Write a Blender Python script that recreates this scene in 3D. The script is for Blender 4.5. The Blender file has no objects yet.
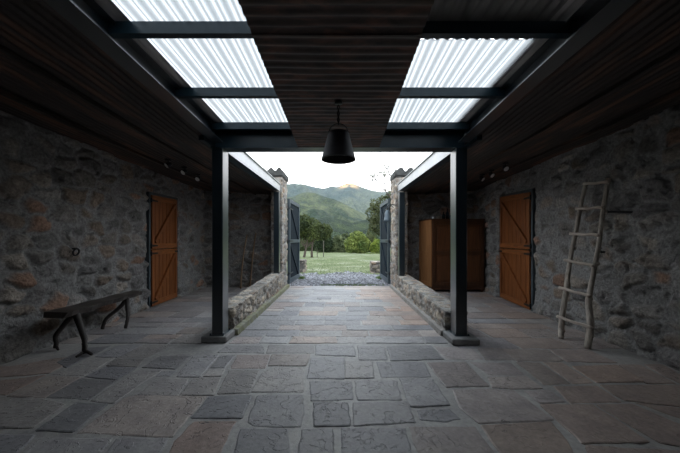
import bpy, bmesh, math, random
import numpy as np
from mathutils import Vector, Matrix
random.seed(7)
rng = np.random.RandomState(11)
SC = bpy.context.scene
COL = SC.collection
EYE = 1.3
F = 300.0
VX, VY = 340.5, 240.0

# ---------------------------------------------------------------- helpers
def at(px, py, Y):
    return Vector(((px - VX) / F * Y, Y, EYE + (VY - py) / F * Y))

def ground(px, py, z=0.0):
    Y = (EYE - z) * F / (py - VY)
    return Vector(((px - VX) / F * Y, Y, z))

def tag(o, label=None, cat=None, group=None, kind=None):
    if label: o['label'] = label
    if cat: o['category'] = cat
    if group: o['group'] = group
    if kind: o['kind'] = kind
    return o

def empty(name, loc=(0, 0, 0), rz=0.0):
    o = bpy.data.objects.new(name, None)
    o.empty_display_size = 0.1
    COL.objects.link(o)
    o.location = loc
    o.rotation_euler = (0, 0, rz)
    return o

class MB:
    """collects shapes for one mesh"""
    def __init__(s):
        s.v = []; s.f = []; s.c = []; s.smooth = []
    def add(s, vs, fs, col=None, smooth=False):
        b = len(s.v)
        s.v += [tuple(p) for p in vs]
        s.f += [tuple(i + b for i in f) for f in fs]
        if col is None: col = (1, 1, 1)
        if len(col) == len(vs) and len(vs) > 0 and hasattr(col[0], '__len__'):
            s.c += [tuple(c) for c in col]
        else:
            s.c += [tuple(col)] * len(vs)
        s.smooth += [smooth] * len(fs)
        return s
    def box(s, x0, x1, y0, y1, z0, z1, col=None, M=None, b=0.0):
        if b <= 0:
            vs = [Vector((x, y, z)) for x in (x0, x1) for y in (y0, y1) for z in (z0, z1)]
            fs = [(0, 1, 3, 2), (4, 6, 7, 5), (0, 4, 5, 1), (2, 3, 7, 6), (0, 2, 6, 4), (1, 5, 7, 3)]
        else:
            bm = bmesh.new()
            bmesh.ops.create_cube(bm, size=1.0)
            for v in bm.verts:
                v.co = Vector(((x0 + x1) / 2 + v.co.x * (x1 - x0), (y0 + y1) / 2 + v.co.y * (y1 - y0), (z0 + z1) / 2 + v.co.z * (z1 - z0)))
            bmesh.ops.bevel(bm, geom=list(bm.edges), offset=b, segments=1, affect='EDGES')
            bm.verts.index_update()
            vs = [v.co.copy() for v in bm.verts]; fs = [[v.index for v in f.verts] for f in bm.faces]
            bm.free()
        if M is not None: vs = [M @ v for v in vs]
        return s.add(vs, fs, col)
    def prism(s, pts, d, col=None):
        """polygon pts (3d) extruded by vector d"""
        n = len(pts); d = Vector(d)
        vs = [Vector(p) for p in pts] + [Vector(p) + d for p in pts]
        fs = [tuple(range(n))[::-1], tuple(range(n, 2 * n))] + [(i, (i + 1) % n, n + (i + 1) % n, n + i) for i in range(n)]
        return s.add(vs, fs, col)
    def tube(s, pts, rad, n=10, col=None, wob=0.0, seed=0, cap=True, closed=False):
        pts = [Vector(p) for p in pts]
        if not hasattr(rad, '__len__'): rad = [rad] * len(pts)
        r_ = random.Random(seed)
        vs = []; m = len(pts)
        up = None
        for i, p in enumerate(pts):
            if closed: t = (pts[(i + 1) % m] - pts[(i - 1) % m]).normalized()
            else: t = (pts[min(i + 1, m - 1)] - pts[max(i - 1, 0)]).normalized()
            if up is None:
                up = Vector((0, 0, 1)) if abs(t.z) < 0.9 else Vector((1, 0, 0))
            a = t.cross(up).normalized(); b2 = a.cross(t).normalized(); up = b2
            for k in range(n):
                an = 2 * math.pi * k / n
                rr = rad[i] * (1 + wob * (r_.random() - .5) * 2)
                vs.append(p + a * math.cos(an) * rr + b2 * math.sin(an) * rr)
        fs = []
        for i in range(m if closed else m - 1):
            j = (i + 1) % m
            for k in range(n):
                k2 = (k + 1) % n
                fs.append((i * n + k, i * n + k2, j * n + k2, j * n + k))
        if cap and not closed:
            fs.append(tuple(range(n))); fs.append(tuple(range((m - 1) * n, m * n))[::-1])
        return s.add(vs, fs, col, smooth=True)
    def lathe(s, prof, c=(0, 0, 0), n=24, col=None, M=None, smooth=True):
        vs = []; fs = []
        for (r, z) in prof:
            for k in range(n):
                a = 2 * math.pi * k / n
                v = Vector((c[0] + r * math.cos(a), c[1] + r * math.sin(a), c[2] + z))
                if M is not None: v = M @ v
                vs.append(v)
        for i in range(len(prof) - 1):
            for k in range(n):
                k2 = (k + 1) % n
                fs.append((i * n + k, i * n + k2, (i + 1) * n + k2, (i + 1) * n + k))
        return s.add(vs, fs, col, smooth=smooth)
    def build(s, name, mat, parent=None, recalc=True):
        me = bpy.data.meshes.new(name)
        me.from_pydata([tuple(v) for v in s.v], [], s.f)
        me.polygons.foreach_set('use_smooth', s.smooth)
        if any(c != (1, 1, 1) for c in s.c):
            ca = me.color_attributes.new('Col', 'FLOAT_COLOR', 'POINT')
            arr = np.ones((len(s.v), 4), dtype=np.float32)
            arr[:, :3] = np.array(s.c, dtype=np.float32)
            ca.data.foreach_set('color', arr.ravel())
        me.update()
        if recalc:
            bm = bmesh.new(); bm.from_mesh(me)
            bmesh.ops.recalc_face_normals(bm, faces=bm.faces)
            bm.to_mesh(me); bm.free()
        me.materials.append(mat)
        o = bpy.data.objects.new(name, me)
        COL.objects.link(o)
        if parent is not None: 
            o.parent = parent
        return o

def child(o, parent):
    """parent a mesh built in world coordinates to an unrotated empty"""
    loc = parent.location
    M = Matrix.Translation(-Vector(loc))
    if parent.rotation_euler.z != 0:
        M = Matrix.Rotation(-parent.rotation_euler.z, 4, 'Z') @ M
    o.data.transform(M)
    o.parent = parent
    return o

def grid_mesh(name, P, nu, nv, mat, cols=None, smooth=True, parent=None):
    """P: (nu*nv,3) numpy, index = i*nv+j"""
    i = np.arange(nu - 1)[:, None] * nv + np.arange(nv - 1)[None, :]
    i = i.ravel()
    q = np.stack([i, i + nv, i + nv + 1, i + 1], 1)
    return raw_mesh(name, P, q, mat, cols, smooth, parent)

def raw_mesh(name, P, q, mat, cols=None, smooth=True, parent=None):
    me = bpy.data.meshes.new(name)
    k = q.shape[1]
    me.vertices.add(len(P)); me.vertices.foreach_set('co', np.asarray(P, np.float32).ravel())
    me.loops.add(q.size); me.loops.foreach_set('vertex_index', q.astype(np.int32).ravel())
    me.polygons.add(len(q))
    me.polygons.foreach_set('loop_start', np.arange(0, q.size, k, dtype=np.int32))
    me.polygons.foreach_set('use_smooth', np.full(len(q), smooth))
    me.update(calc_edges=True)
    me.validate()
    if cols is not None:
        ca = me.color_attributes.new('Col', 'FLOAT_COLOR', 'POINT')
        arr = np.ones((len(P), 4), dtype=np.float32); arr[:, :3] = cols
        ca.data.foreach_set('color', arr.ravel())
    me.materials.append(mat)
    o = bpy.data.objects.new(name, me); COL.objects.link(o)
    if parent is not None: o.parent = parent
    return o

# numpy noise -------------------------------------------------------
def hsh(ix, iy, iz, k):
    h = (ix.astype(np.int64) * 374761393 + iy.astype(np.int64) * 668265263 + iz.astype(np.int64) * 1442695041 + k * 974634777) & 0xffffffff
    h = ((h ^ (h >> 13)) * 1274126177) & 0xffffffff
    h = ((h ^ (h >> 15)) * 2246822519) & 0xffffffff
    h = h ^ (h >> 16)
    return (h & 0xffffff) / float(0x1000000)

def vnoise(P, k=0):
    I = np.floor(P).astype(np.int64); f = P - I; f = f * f * (3 - 2 * f)
    r = 0
    for dx in (0, 1):
        for dy in (0, 1):
            for dz in (0, 1):
                w = (f[:, 0] if dx else 1 - f[:, 0]) * (f[:, 1] if dy else 1 - f[:, 1]) * (f[:, 2] if dz else 1 - f[:, 2])
                r = r + w * hsh(I[:, 0] + dx, I[:, 1] + dy, I[:, 2] + dz, k)
    return r

def fbm(P, k=0, o=4):
    r = 0; a = .5; s = 0
    for i in range(o):
        r = r + a * vnoise(P * (2 ** i), k + i); s += a; a *= .5
    return r / s

def cells(P, k=0):
    I = np.floor(P).astype(np.int64)
    n = len(P)
    F1 = np.full(n, 9.0); F2 = np.full(n, 9.0); ID = np.zeros(n)
    C = np.zeros((n, 3))
    for dx in (-1, 0, 1):
        for dy in (-1, 0, 1):
            for dz in (-1, 0, 1):
                c = I + np.array([dx, dy, dz])
                q = np.stack([c[:, 0] + .12 + .76 * hsh(c[:, 0], c[:, 1], c[:, 2], k), c[:, 1] + .12 + .76 * hsh(c[:, 0], c[:, 1], c[:, 2], k + 1), c[:, 2] + .12 + .76 * hsh(c[:, 0], c[:, 1], c[:, 2], k + 2)], 1)
                dd = np.abs(P - q)
                d = (dd ** 2.6).sum(1) ** (1 / 2.6)
                m = d < F1
                F2 = np.where(m, F1, np.minimum(F2, d))
                ID = np.where(m, hsh(c[:, 0], c[:, 1], c[:, 2], k + 3), ID)
                C[m] = q[m]
                F1 = np.where(m, d, F1)
    return F1, F2, ID, C

def sstep(x, a, b):
    t = np.clip((x - a) / (b - a), 0, 1); return t * t * (3 - 2 * t)

PAL = np.array([[.150, .150, .158], [.190, .188, .188], [.135, .137, .145], [.180, .150, .128], [.205, .135, .105], [.165, .160, .155], [.225, .210, .195], [.125, .122, .122], [.185, .165, .150], [.14, .145, .15]])
MORT = np.array([.245, .242, .238])

def stones(P, scale=(.36, .36, .19), amp=.035, joint=.10, k=0, pal=PAL, mort=MORT, warp=.35):
    """height and colour of rubble masonry at points P"""
    S = np.array(scale)
    W = np.stack([vnoise(P * 4.1, 50 + k), vnoise(P * 4.1, 60 + k), vnoise(P * 4.1, 70 + k)], 1) - .5
    W2 = np.stack([vnoise(P * 13, 51 + k), vnoise(P * 13, 61 + k), vnoise(P * 13, 71 + k)], 1) - .5
    Q = (P + W * warp * .3 + W2 * .02) / S
    F1, F2, ID, C = cells(Q, k)
    e = F2 - F1
    j = joint * (.55 + 1.0 * vnoise(P * 2.3, 5 + k))
    m = sstep(e, j * .3, j * 2.2)
    dome = sstep(e, 0.0, .55)
    h2 = (ID * 7919.0) % 1.0; h3 = (ID * 104729.0) % 1.0
    tilt = ((Q - C) * (np.stack([h2, h3, (h2 * 31.7) % 1.0], 1) - .5)).sum(1)
    n = fbm(P * 11, 9 + k, 4) - .5
    fac = (fbm(P * np.array([7, 7, 22.]), 19 + k, 3) - .5)
    pit = sstep(fbm(P * 13, 71 + k, 3), .66, .74)
    H = - .03 * pit + m * (amp * (.25 + .75 * h2) * (.55 + .45 * dome) + tilt * amp * .9 + fac * amp * .8) + (1 - m) * 0.0 + n * amp * .55
    ci = (ID * len(pal)).astype(int) % len(pal)
    base = np.array([1.34, 1.26, 1.18]) * pal[ci] * (.75 + .5 * h3)[:, None]
    mott = (fbm(P * 17, 33 + k, 3) - .5)
    base = base * (1 + .6 * mott)[:, None]
    base = base * (1 - .3 * pit)[:, None]
    col = base * m[:, None] + (mort * (1 + .5 * (fbm(P * 9, 44 + k, 3) - .5))[:, None]) * (1 - m)[:, None]
    return H, np.clip(col, .01, 1)

# ---------------------------------------------------------------- materials
def newmat(name):
    m = bpy.data.materials.new(name); m.use_nodes = True
    nt = m.node_tree; nt.nodes.clear()
    out = nt.nodes.new('ShaderNodeOutputMaterial')
    b = nt.nodes.new('ShaderNodeBsdfPrincipled')
    nt.links.new(b.outputs[0], out.inputs[0])
    return m, nt, b, out

def nn(nt, t, **kw):
    n = nt.nodes.new(t)
    for k, v in kw.items():
        if k.startswith('i_'):
            n.inputs[k[2:].replace('_', ' ')].default_value = v
        else: setattr(n, k, v)
    return n

def ramp(nt, fac, stops):
    r = nt.nodes.new('ShaderNodeValToRGB')
    el = r.color_ramp.elements
    while len(el) < len(stops): el.new(0.5)
    for e, (p, c) in zip(el, stops):
        e.position = p; e.color = (*c, 1) if len(c) == 3 else c
    nt.links.new(fac, r.inputs[0])
    return r

def coords(nt, scale=(1, 1, 1), kind='Object'):
    tc = nt.nodes.new('ShaderNodeTexCoord')
    mp = nt.nodes.new('ShaderNodeMapping')
    mp.inputs['Scale'].default_value = scale
    nt.links.new(tc.outputs[kind], mp.inputs[0])
    return mp.outputs[0]

def mixc(nt, fac, a, b, mode='MIX'):
    m = nt.nodes.new('ShaderNodeMix'); m.data_type = 'RGBA'; m.blend_type = mode
    for s, v in ((0, fac), (6, a), (7, b)):
        if isinstance(v, (int, float)): m.inputs[s].default_value = v
        elif isinstance(v, tuple): m.inputs[s].default_value = (*v, 1) if len(v) == 3 else v
        else: nt.links.new(v, m.inputs[s])
    return m.outputs[2]

def bump(nt, b, h, strength=.5, dist=.01, prev=None):
    n = nt.nodes.new('ShaderNodeBump'); n.inputs['Strength'].default_value = strength; n.inputs['Distance'].default_value = dist
    nt.links.new(h, n.inputs['Height'])
    if prev is not None: nt.links.new(prev, n.inputs['Normal'])
    nt.links.new(n.outputs[0], b.inputs['Normal'])
    return n.outputs[0]

def mat_simple(name, c, rough=.6, metal=0, var=.25, vs=6.0, bs=.15, stretch=(1, 1, 1), bd=.004):
    m, nt, b, out = newmat(name)
    co = coords(nt, stretch)
    n = nn(nt, 'ShaderNodeTexNoise', i_Scale=vs, i_Detail=6.0)
    nt.links.new(co, n.inputs[0])
    lo = tuple(x * (1 - var) for x in c); hi = tuple(min(1, x * (1 + var)) for x in c)
    r = ramp(nt, n.outputs[0], [(.3, lo), (.7, hi)])
    nt.links.new(r.outputs[0], b.inputs['Base Color'])
    b.inputs['Roughness'].default_value = rough; b.inputs['Metallic'].default_value = metal
    n2 = nn(nt, 'ShaderNodeTexNoise', i_Scale=vs * 6, i_Detail=5.0); nt.links.new(co, n2.inputs[0])
    bump(nt, b, n2.outputs[0], bs, bd)
    return m

def mat_vcol(name, rough=.85, bs=.6, scale=40., dist=.008, sp=.3, rough2=None):
    m, nt, b, out = newmat(name)
    a = nn(nt, 'ShaderNodeVertexColor', layer_name='Col')
    co = coords(nt)
    n = nn(nt, 'ShaderNodeTexNoise', i_Scale=scale, i_Detail=7.0, i_Roughness=.65); nt.links.new(co, n.inputs[0])
    r = ramp(nt, n.outputs[0], [(.25, (.42, .42, .42)), (.75, (1.55, 1.55, 1.55))])
    nt.links.new(mixc(nt, 1.0, a.outputs[0], r.outputs[0], 'MULTIPLY'), b.inputs['Base Color'])
    b.inputs['Roughness'].default_value = rough
    b.inputs['Specular IOR Level'].default_value = sp
    bump(nt, b, n.outputs[0], bs, dist)
    return m

M_STONE = mat_vcol('rubble_stone', .75, .9, 30., .03)

def mat_flag():
    m, nt, b, out = newmat('flagstone')
    a = nn(nt, 'ShaderNodeVertexColor', layer_name='Col')
    co = coords(nt)
    # cleft surface: long wandering ledges
    nw = nn(nt, 'ShaderNodeTexNoise', i_Scale=1.6, i_Detail=4.0); nt.links.new(co, nw.inputs[0])
    add = nn(nt, 'ShaderNodeVectorMath', operation='MULTIPLY_ADD')
    nt.links.new(nw.outputs[1], add.inputs[0]); add.inputs[1].default_value = (1.1, 1.1, 1.1); nt.links.new(co, add.inputs[2])
    n1 = nn(nt, 'ShaderNodeTexNoise', i_Scale=3.4, i_Detail=6.0, i_Roughness=.55, i_Distortion=.6); nt.links.new(add.outputs[0], n1.inputs[0])
    # terraces: quantised height
    q = nn(nt, 'ShaderNodeMath', operation='MULTIPLY'); nt.links.new(n1.outputs[0], q.inputs[0]); q.inputs[1].default_value = 7.0
    fl = nn(nt, 'ShaderNodeMath', operation='FLOOR'); nt.links.new(q.outputs[0], fl.inputs[0])
    fr = nn(nt, 'ShaderNodeMath', operation='FRACT'); nt.links.new(q.outputs[0], fr.inputs[0])
    st = nn(nt, 'ShaderNodeMapRange', interpolation_type='SMOOTHSTEP'); nt.links.new(fr.outputs[0], st.inputs[0]); st.inputs[1].default_value = .0; st.inputs[2].default_value = .16
    sm = nn(nt, 'ShaderNodeMath', operation='ADD'); nt.links.new(fl.outputs[0], sm.inputs[0]); nt.links.new(st.outputs[0], sm.inputs[1])
    n2 = nn(nt, 'ShaderNodeTexNoise', i_Scale=30., i_Detail=8.0, i_Roughness=.65); nt.links.new(co, n2.inputs[0])
    n3 = nn(nt, 'ShaderNodeTexNoise', i_Scale=5., i_Detail=5.0, i_Roughness=.6); nt.links.new(co, n3.inputs[0])
    # mortar smooths out: use alpha of brightness? keep the same relief everywhere
    r = ramp(nt, n3.outputs[0], [(.25, (.72, .72, .74)), (.75, (1.28, 1.27, 1.24))])
    c1 = mixc(nt, 1.0, a.outputs[0], r.outputs[0], 'MULTIPLY')
    r2 = ramp(nt, n2.outputs[0], [(.3, (.8, .8, .8)), (.7, (1.2, 1.2, 1.2))])
    c2 = mixc(nt, 1.0, c1, r2.outputs[0], 'MULTIPLY')
    nt.links.new(c2, b.inputs['Base Color'])
    # dark lines painted into the colour along the splits
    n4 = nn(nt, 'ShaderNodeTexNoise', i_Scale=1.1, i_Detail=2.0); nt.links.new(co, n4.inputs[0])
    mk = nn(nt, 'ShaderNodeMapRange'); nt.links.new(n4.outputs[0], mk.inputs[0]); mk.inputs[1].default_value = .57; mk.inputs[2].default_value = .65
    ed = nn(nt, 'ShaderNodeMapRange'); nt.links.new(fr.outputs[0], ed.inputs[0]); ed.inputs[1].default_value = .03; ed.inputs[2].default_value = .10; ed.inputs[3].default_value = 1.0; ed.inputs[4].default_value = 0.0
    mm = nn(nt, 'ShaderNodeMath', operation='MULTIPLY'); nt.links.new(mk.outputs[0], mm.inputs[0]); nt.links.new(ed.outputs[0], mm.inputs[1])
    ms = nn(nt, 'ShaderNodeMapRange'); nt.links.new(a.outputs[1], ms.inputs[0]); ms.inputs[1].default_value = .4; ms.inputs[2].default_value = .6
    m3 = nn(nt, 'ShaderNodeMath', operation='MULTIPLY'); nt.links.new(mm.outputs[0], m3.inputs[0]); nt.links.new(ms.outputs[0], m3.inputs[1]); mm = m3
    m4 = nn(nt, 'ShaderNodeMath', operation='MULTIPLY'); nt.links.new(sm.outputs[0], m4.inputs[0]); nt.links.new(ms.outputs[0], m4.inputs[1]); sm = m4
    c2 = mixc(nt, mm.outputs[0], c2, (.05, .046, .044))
    nt.links.new(c2, b.inputs['Base Color'])
    rr = ramp(nt, n3.outputs[0], [(.3, (.42, .42, .42)), (.7, (.62, .62, .62))])
    nt.links.new(rr.outputs[0], b.inputs['Roughness'])
    b.inputs['Specular IOR Level'].default_value = .42
    p = bump(nt, b, sm.outputs[0], .6, .010)
    bump(nt, b, n2.outputs[0], .45, .008, p)
    return m
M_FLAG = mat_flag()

def mat_rust(name, dark=1.0):
    m, nt, b, out = newmat(name)
    co = coords(nt, (5.0, .55, 5.0))
    n = nn(nt, 'ShaderNodeTexNoise', i_Scale=1.4, i_Detail=8.0, i_Roughness=.62, i_Distortion=.4); nt.links.new(co, n.inputs[0])
    d = dark
    r = ramp(nt, n.outputs[0], [(.3, (.013 * d, .010 * d, .009 * d)), (.52, (.034 * d, .021 * d, .016 * d)), (.62, (.12 * d, .055 * d, .03 * d)), (.78, (.21 * d, .105 * d, .06 * d))])
    nt.links.new(r.outputs[0], b.inputs['Base Color'])
    b.inputs['Roughness'].default_value = .62; b.inputs['Metallic'].default_value = .15
    co2 = coords(nt)
    n2 = nn(nt, 'ShaderNodeTexNoise', i_Scale=60., i_Detail=4.0); nt.links.new(co2, n2.inputs[0])
    bump(nt, b, n2.outputs[0], .4, .003)
    return m
M_RUST = mat_rust('rusty_corrugated_iron', .8)
def mat_rust_panel():
    m, nt, b, out = newmat('rusty_panel_iron')
    co = coords(nt, (1.0, 3.0, 1.0))
    n = nn(nt, 'ShaderNodeTexNoise', i_Scale=3.0, i_Detail=8.0, i_Roughness=.65, i_Distortion=.5); nt.links.new(co, n.inputs[0])
    r = ramp(nt, n.outputs[0], [(.35, (.028, .020, .017)), (.5, (.06, .036, .027)), (.62, (.14, .062, .038)), (.78, (.22, .13, .085))])
    nt.links.new(r.outputs[0], b.inputs['Base Color'])
    b.inputs['Roughness'].default_value = .6; b.inputs['Metallic'].default_value = 0
    return m
M_PANEL = mat_rust_panel()

def mat_steel():
    m, nt, b, out = newmat('blue_grey_steel')
    co = coords(nt)
    n = nn(nt, 'ShaderNodeTexNoise', i_Scale=5., i_Detail=6.0); nt.links.new(co, n.inputs[0])
    r = ramp(nt, n.outputs[0], [(.3, (.010, .027, .040)), (.7, (.016, .036, .050))])
    nt.links.new(r.outputs[0], b.inputs['Base Color'])
    b.inputs['Roughness'].default_value = .33; b.inputs['Metallic'].default_value = .0
    b.inputs['IOR'].default_value = 1.45
    n2 = nn(nt, 'ShaderNodeTexNoise', i_Scale=14., i_Detail=3.0); nt.links.new(co, n2.inputs[0])
    bump(nt, b, n2.outputs[0], .06, .004)
    return m
M_STEEL = mat_steel()
M_POST = M_STEEL.copy(); M_POST.name = 'glossy_post_paint'
for n_ in M_POST.node_tree.nodes:
    if n_.type == 'BSDF_PRINCIPLED':
        n_.inputs['Coat Weight'].default_value = 1.0; n_.inputs['Coat IOR'].default_value = 1.6; n_.inputs['Coat Roughness'].default_value = .28
    if n_.type == 'VALTORGB':
        n_.color_ramp.elements[0].color = (.005, .012, .018, 1); n_.color_ramp.elements[1].color = (.008, .017, .024, 1)
M_EAVES = mat_simple('sky_lit_steel', (.42, .44, .46), .30, .35, var=.1, vs=5, bs=.05)  # bright sky reflection on the eaves beams put into a paler base colour
M_GATE = mat_simple('gate_paint', (.009, .017, .026), .5, vs=8, stretch=(3, 3, .6))
for n_ in M_GATE.node_tree.nodes:
    if n_.type == 'BSDF_PRINCIPLED': n_.inputs['Specular IOR Level'].default_value = .12; n_.inputs['Roughness'].default_value = .75
M_GATEF = mat_simple('gate_frame_paint', (.045, .065, .082), .45, vs=8)
M_IRON = mat_simple('black_iron', (.016, .016, .018), .5, .4, vs=30)

def mat_wood(name, c1, c2, ax='z', rough=.5, sc=1.0):
    m, nt, b, out = newmat(name)
    s = {'z': (14, 14, 1.0), 'y': (14, 1.0, 14), 'x': (1.0, 14, 14)}[ax]
    co = coords(nt, tuple(v * sc for v in s))
    n = nn(nt, 'ShaderNodeTexNoise', i_Scale=1.5, i_Detail=8.0, i_Roughness=.6, i_Distortion=1.2); nt.links.new(co, n.inputs[0])
    r = ramp(nt, n.outputs[0], [(.28, c1), (.7, c2)])
    nt.links.new(r.outputs[0], b.inputs['Base Color']); b.inputs['Roughness'].default_value = rough
    bump(nt, b, n.outputs[0], .25, .004)
    return m
M_DOOR = mat_wood('orange_pine', (.12, .036, .010), (.30, .098, .025), 'z')
M_DOORR = mat_wood('orange_pine_rail', (.14, .044, .011), (.34, .115, .03), 'y')
M_FRAME = mat_simple('dark_door_frame', (.055, .07, .08), .6)
M_CAB = mat_wood('wardrobe_walnut', (.035, .013, .006), (.085, .034, .013), 'z', .4)
M_CABP = mat_wood('wardrobe_panel_wood', (.06, .022, .009), (.14, .055, .02), 'z', .4)
M_CABL = mat_wood('wardrobe_side_lit', (.20, .09, .036), (.38, .18, .075), 'z', .4)  # wardrobe wood brightened in colour for the passage light on its side
M_BENCH = mat_wood('dark_bench_wood', (.016, .013, .012), (.055, .042, .036), 'y', .42)
M_BRANCH = mat_wood('dark_branch', (.014, .011, .010), (.045, .034, .03), 'z', .6, .6)
M_LADDER = mat_wood('weathered_pole', (.12, .095, .08), (.60, .53, .46), 'z', .7, .8)
M_RUNG = mat_wood('weathered_rung', (.25, .20, .165), (.62, .54, .47), 'y', .7, .8)
M_STICK = mat_wood('pale_stick', (.16, .10, .06), (.30, .20, .12), 'z', .7)
M_SLAB = mat_simple('grey_pad_stone', (.20, .195, .19), .8, vs=9, bs=.5, bd=.01)
M_BLACKMETAL = mat_simple('lamp_metal', (.035, .033, .037), .45, .5, vs=14)
M_BELL = mat_simple('bell_metal', (.10, .13, .155), .45, .4, vs=14)
M_WHITE = mat_simple('white_lamp_face', (.75, .75, .75), .3, vs=3, var=.03)
M_TILE = mat_simple('weathered_roof_tile', (.055, .057, .055), .85, vs=9, var=.5, bs=.6, bd=.02)
M_OPROOF = mat_simple('grey_roof_sheet', (.50, .47, .45), .6, .0, vs=5, stretch=(3, .7, 1))
M_DARKROOF = mat_simple('dark_roof_sheet', (.22, .21, .20), .6, .0, vs=5, stretch=(3, .7, 1))

def mat_glass(name, c=(1, 1, 1), rough=.02):
    m, nt, b, out = newmat(name)
    b.inputs['Base Color'].default_value = (*c, 1)
    b.inputs['Roughness'].default_value = rough
    b.inputs['Transmission Weight'].default_value = 1.0
    b.inputs['IOR'].default_value = 1.45
    return m
M_BULB = mat_glass('bulb_glass', (.8, .75, .7))
M_BOTTLE = mat_glass('dark_glass', (.05, .12, .2), .1)
M_JAR = mat_simple('pale_glaze', (.55, .58, .62), .25)

def mat_sky():
    m, nt, b, out = newmat('translucent_fibreglass')
    nt.nodes.remove(b)
    co = coords(nt, (1.0, .5, 1.0))
    n = nn(nt, 'ShaderNodeTexNoise', i_Scale=2.2, i_Detail=5.0); nt.links.new(co, n.inputs[0])
    r = ramp(nt, n.outputs[0], [(.3, (.50, .51, .51)), (.7, (.60, .59, .58))])
    tl = nt.nodes.new('ShaderNodeBsdfTranslucent'); nt.links.new(r.outputs[0], tl.inputs[0])
    tr = nt.nodes.new('ShaderNodeBsdfTransparent'); tr.inputs[0].default_value = (.45, .47, .49, 1)
    mx = nt.nodes.new('ShaderNodeMixShader'); mx.inputs[0].default_value = .30
    nt.links.new(tl.outputs[0], mx.inputs[1]); nt.links.new(tr.outputs[0], mx.inputs[2])
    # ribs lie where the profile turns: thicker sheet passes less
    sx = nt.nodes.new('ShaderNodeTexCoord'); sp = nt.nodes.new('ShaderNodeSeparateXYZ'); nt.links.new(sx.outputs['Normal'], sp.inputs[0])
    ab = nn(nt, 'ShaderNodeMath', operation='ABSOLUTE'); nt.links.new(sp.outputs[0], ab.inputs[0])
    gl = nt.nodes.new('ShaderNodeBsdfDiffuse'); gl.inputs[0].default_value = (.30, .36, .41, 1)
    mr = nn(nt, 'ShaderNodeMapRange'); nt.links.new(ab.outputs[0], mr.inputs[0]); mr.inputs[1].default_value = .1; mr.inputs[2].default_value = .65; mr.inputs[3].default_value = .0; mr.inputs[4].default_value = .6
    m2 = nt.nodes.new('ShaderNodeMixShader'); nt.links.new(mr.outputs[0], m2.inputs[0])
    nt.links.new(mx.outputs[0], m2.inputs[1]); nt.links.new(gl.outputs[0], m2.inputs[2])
    nt.links.new(m2.outputs[0], out.inputs[0])
    return m
M_SKYL = mat_sky()

# ---------------------------------------------------------------- world & camera
w = bpy.data.worlds.new('World'); SC.world = w; w.use_nodes = True
nt = w.node_tree; bg = nt.nodes['Background']
tc = nt.nodes.new('ShaderNodeTexCoord'); sp = nt.nodes.new('ShaderNodeSeparateXYZ'); nt.links.new(tc.outputs['Generated'], sp.inputs[0])
rp = ramp(nt, sp.outputs[2], [(0.0, (.99, .99, 1.0)), (.30, (.91, .96, 1.0)), (1.0, (.76, .885, 1.0))])
nt.links.new(rp.outputs[0], bg.inputs[0]); bg.inputs[1].default_value = 2.9

cam = bpy.data.cameras.new('camera'); co = bpy.data.objects.new('camera', cam); COL.objects.link(co)
co.location = (0, 0, EYE); co.rotation_euler = (math.radians(90), 0, 0)
cam.sensor_width = 36; cam.lens = F / 680 * 36
cam.shift_x = -0.5 / 680; cam.shift_y = 13.5 / 680
cam.clip_start = .05; cam.clip_end = 4000
SC.camera = co
SC.view_settings.view_transform = 'Standard'; SC.view_settings.look = 'None'
SC.view_settings.exposure = 0.0; SC.view_settings.gamma = 1.0; SC.view_settings.use_curve_mapping = False
SC.cycles.use_denoising = True
SC.cycles.max_bounces = 10; SC.cycles.diffuse_bounces = 6; SC.cycles.transparent_max_bounces = 12
SC.cycles.sample_clamp_indirect = 6.0

# ---------------------------------------------------------------- setting: walls
def plin(pts):
    ys = np.array([p[0] for p in pts]); xs = np.array([p[1] for p in pts])
    return lambda Y: np.interp(Y, ys, xs)
XL = plin([(-1.6, -3.52), (3.15, -3.62), (5.7, -3.69), (6.8, -3.74), (8.4, -3.78)])
XR = plin([(-1.6, 3.35), (3.0, 3.44), (4.0, 3.47), (5.46, 3.53), (6.78, 3.64), (8.4, 3.72)])
YBACK = 8.28
# door rectangles on the side walls (Y range, top)
DL = (5.735, 6.78, 2.20); DR = (5.46, 6.78, 2.22)

def side_wall(name, fx, sgn, door, k):
    Y = np.concatenate([np.arange(-1.6, 2.4, .05), np.arange(2.4, 8.42, .0165)])
    Z = np.arange(-.03, 2.86, .0175)
    YY, ZZ = np.meshgrid(Y, Z, indexing='ij')
    X = fx(YY.ravel()); P = np.stack([X, YY.ravel(), ZZ.ravel()], 1)
    H, c = stones(P, (.35, .35, .20), .06, .14, k)
    y = P[:, 1]; z = P[:, 2]
    # a little batter at the foot
    H = H + .05 * np.exp(-np.clip(z, 0, 3) / .25)
    dd = np.minimum(np.minimum(y - door[0] + .03, door[1] + .03 - y), door[2] + .04 - z)
    ins = dd > 0
    H = np.where(ins, -.10, H)
    P[:, 0] -= sgn * H
    return tag(grid_mesh(name, P, len(Y), len(Z), M_STONE, c), kind='structure')
side_wall('wall_left', XL, -1, DL, 3)
side_wall('wall_right', XR, 1, DR, 17)

def back_wall(name, x0, x1, y, k, sgn=1, step=.02):
    X = np.arange(x0, x1 + step, step); Z = np.arange(-.03, 2.95, step)
    XX, ZZ = np.meshgrid(X, Z, indexing='ij')
    P = np.stack([XX.ravel(), np.full(XX.size, y), ZZ.ravel()], 1)
    H, c = stones(P, (.38, .38, .20), .05, .12, k)
    P[:, 1] -= sgn * H
    return tag(grid_mesh(name, P, len(X), len(Z), M_STONE, c), kind='structure')
back_wall('wall_back_left', -3.9, -1.72, YBACK, 5)
back_wall('wall_back_right', 1.70, 3.9, YBACK, 6)
back_wall('wall_front', -3.6, 3.6, -1.5, 8, -1, .06)

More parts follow.
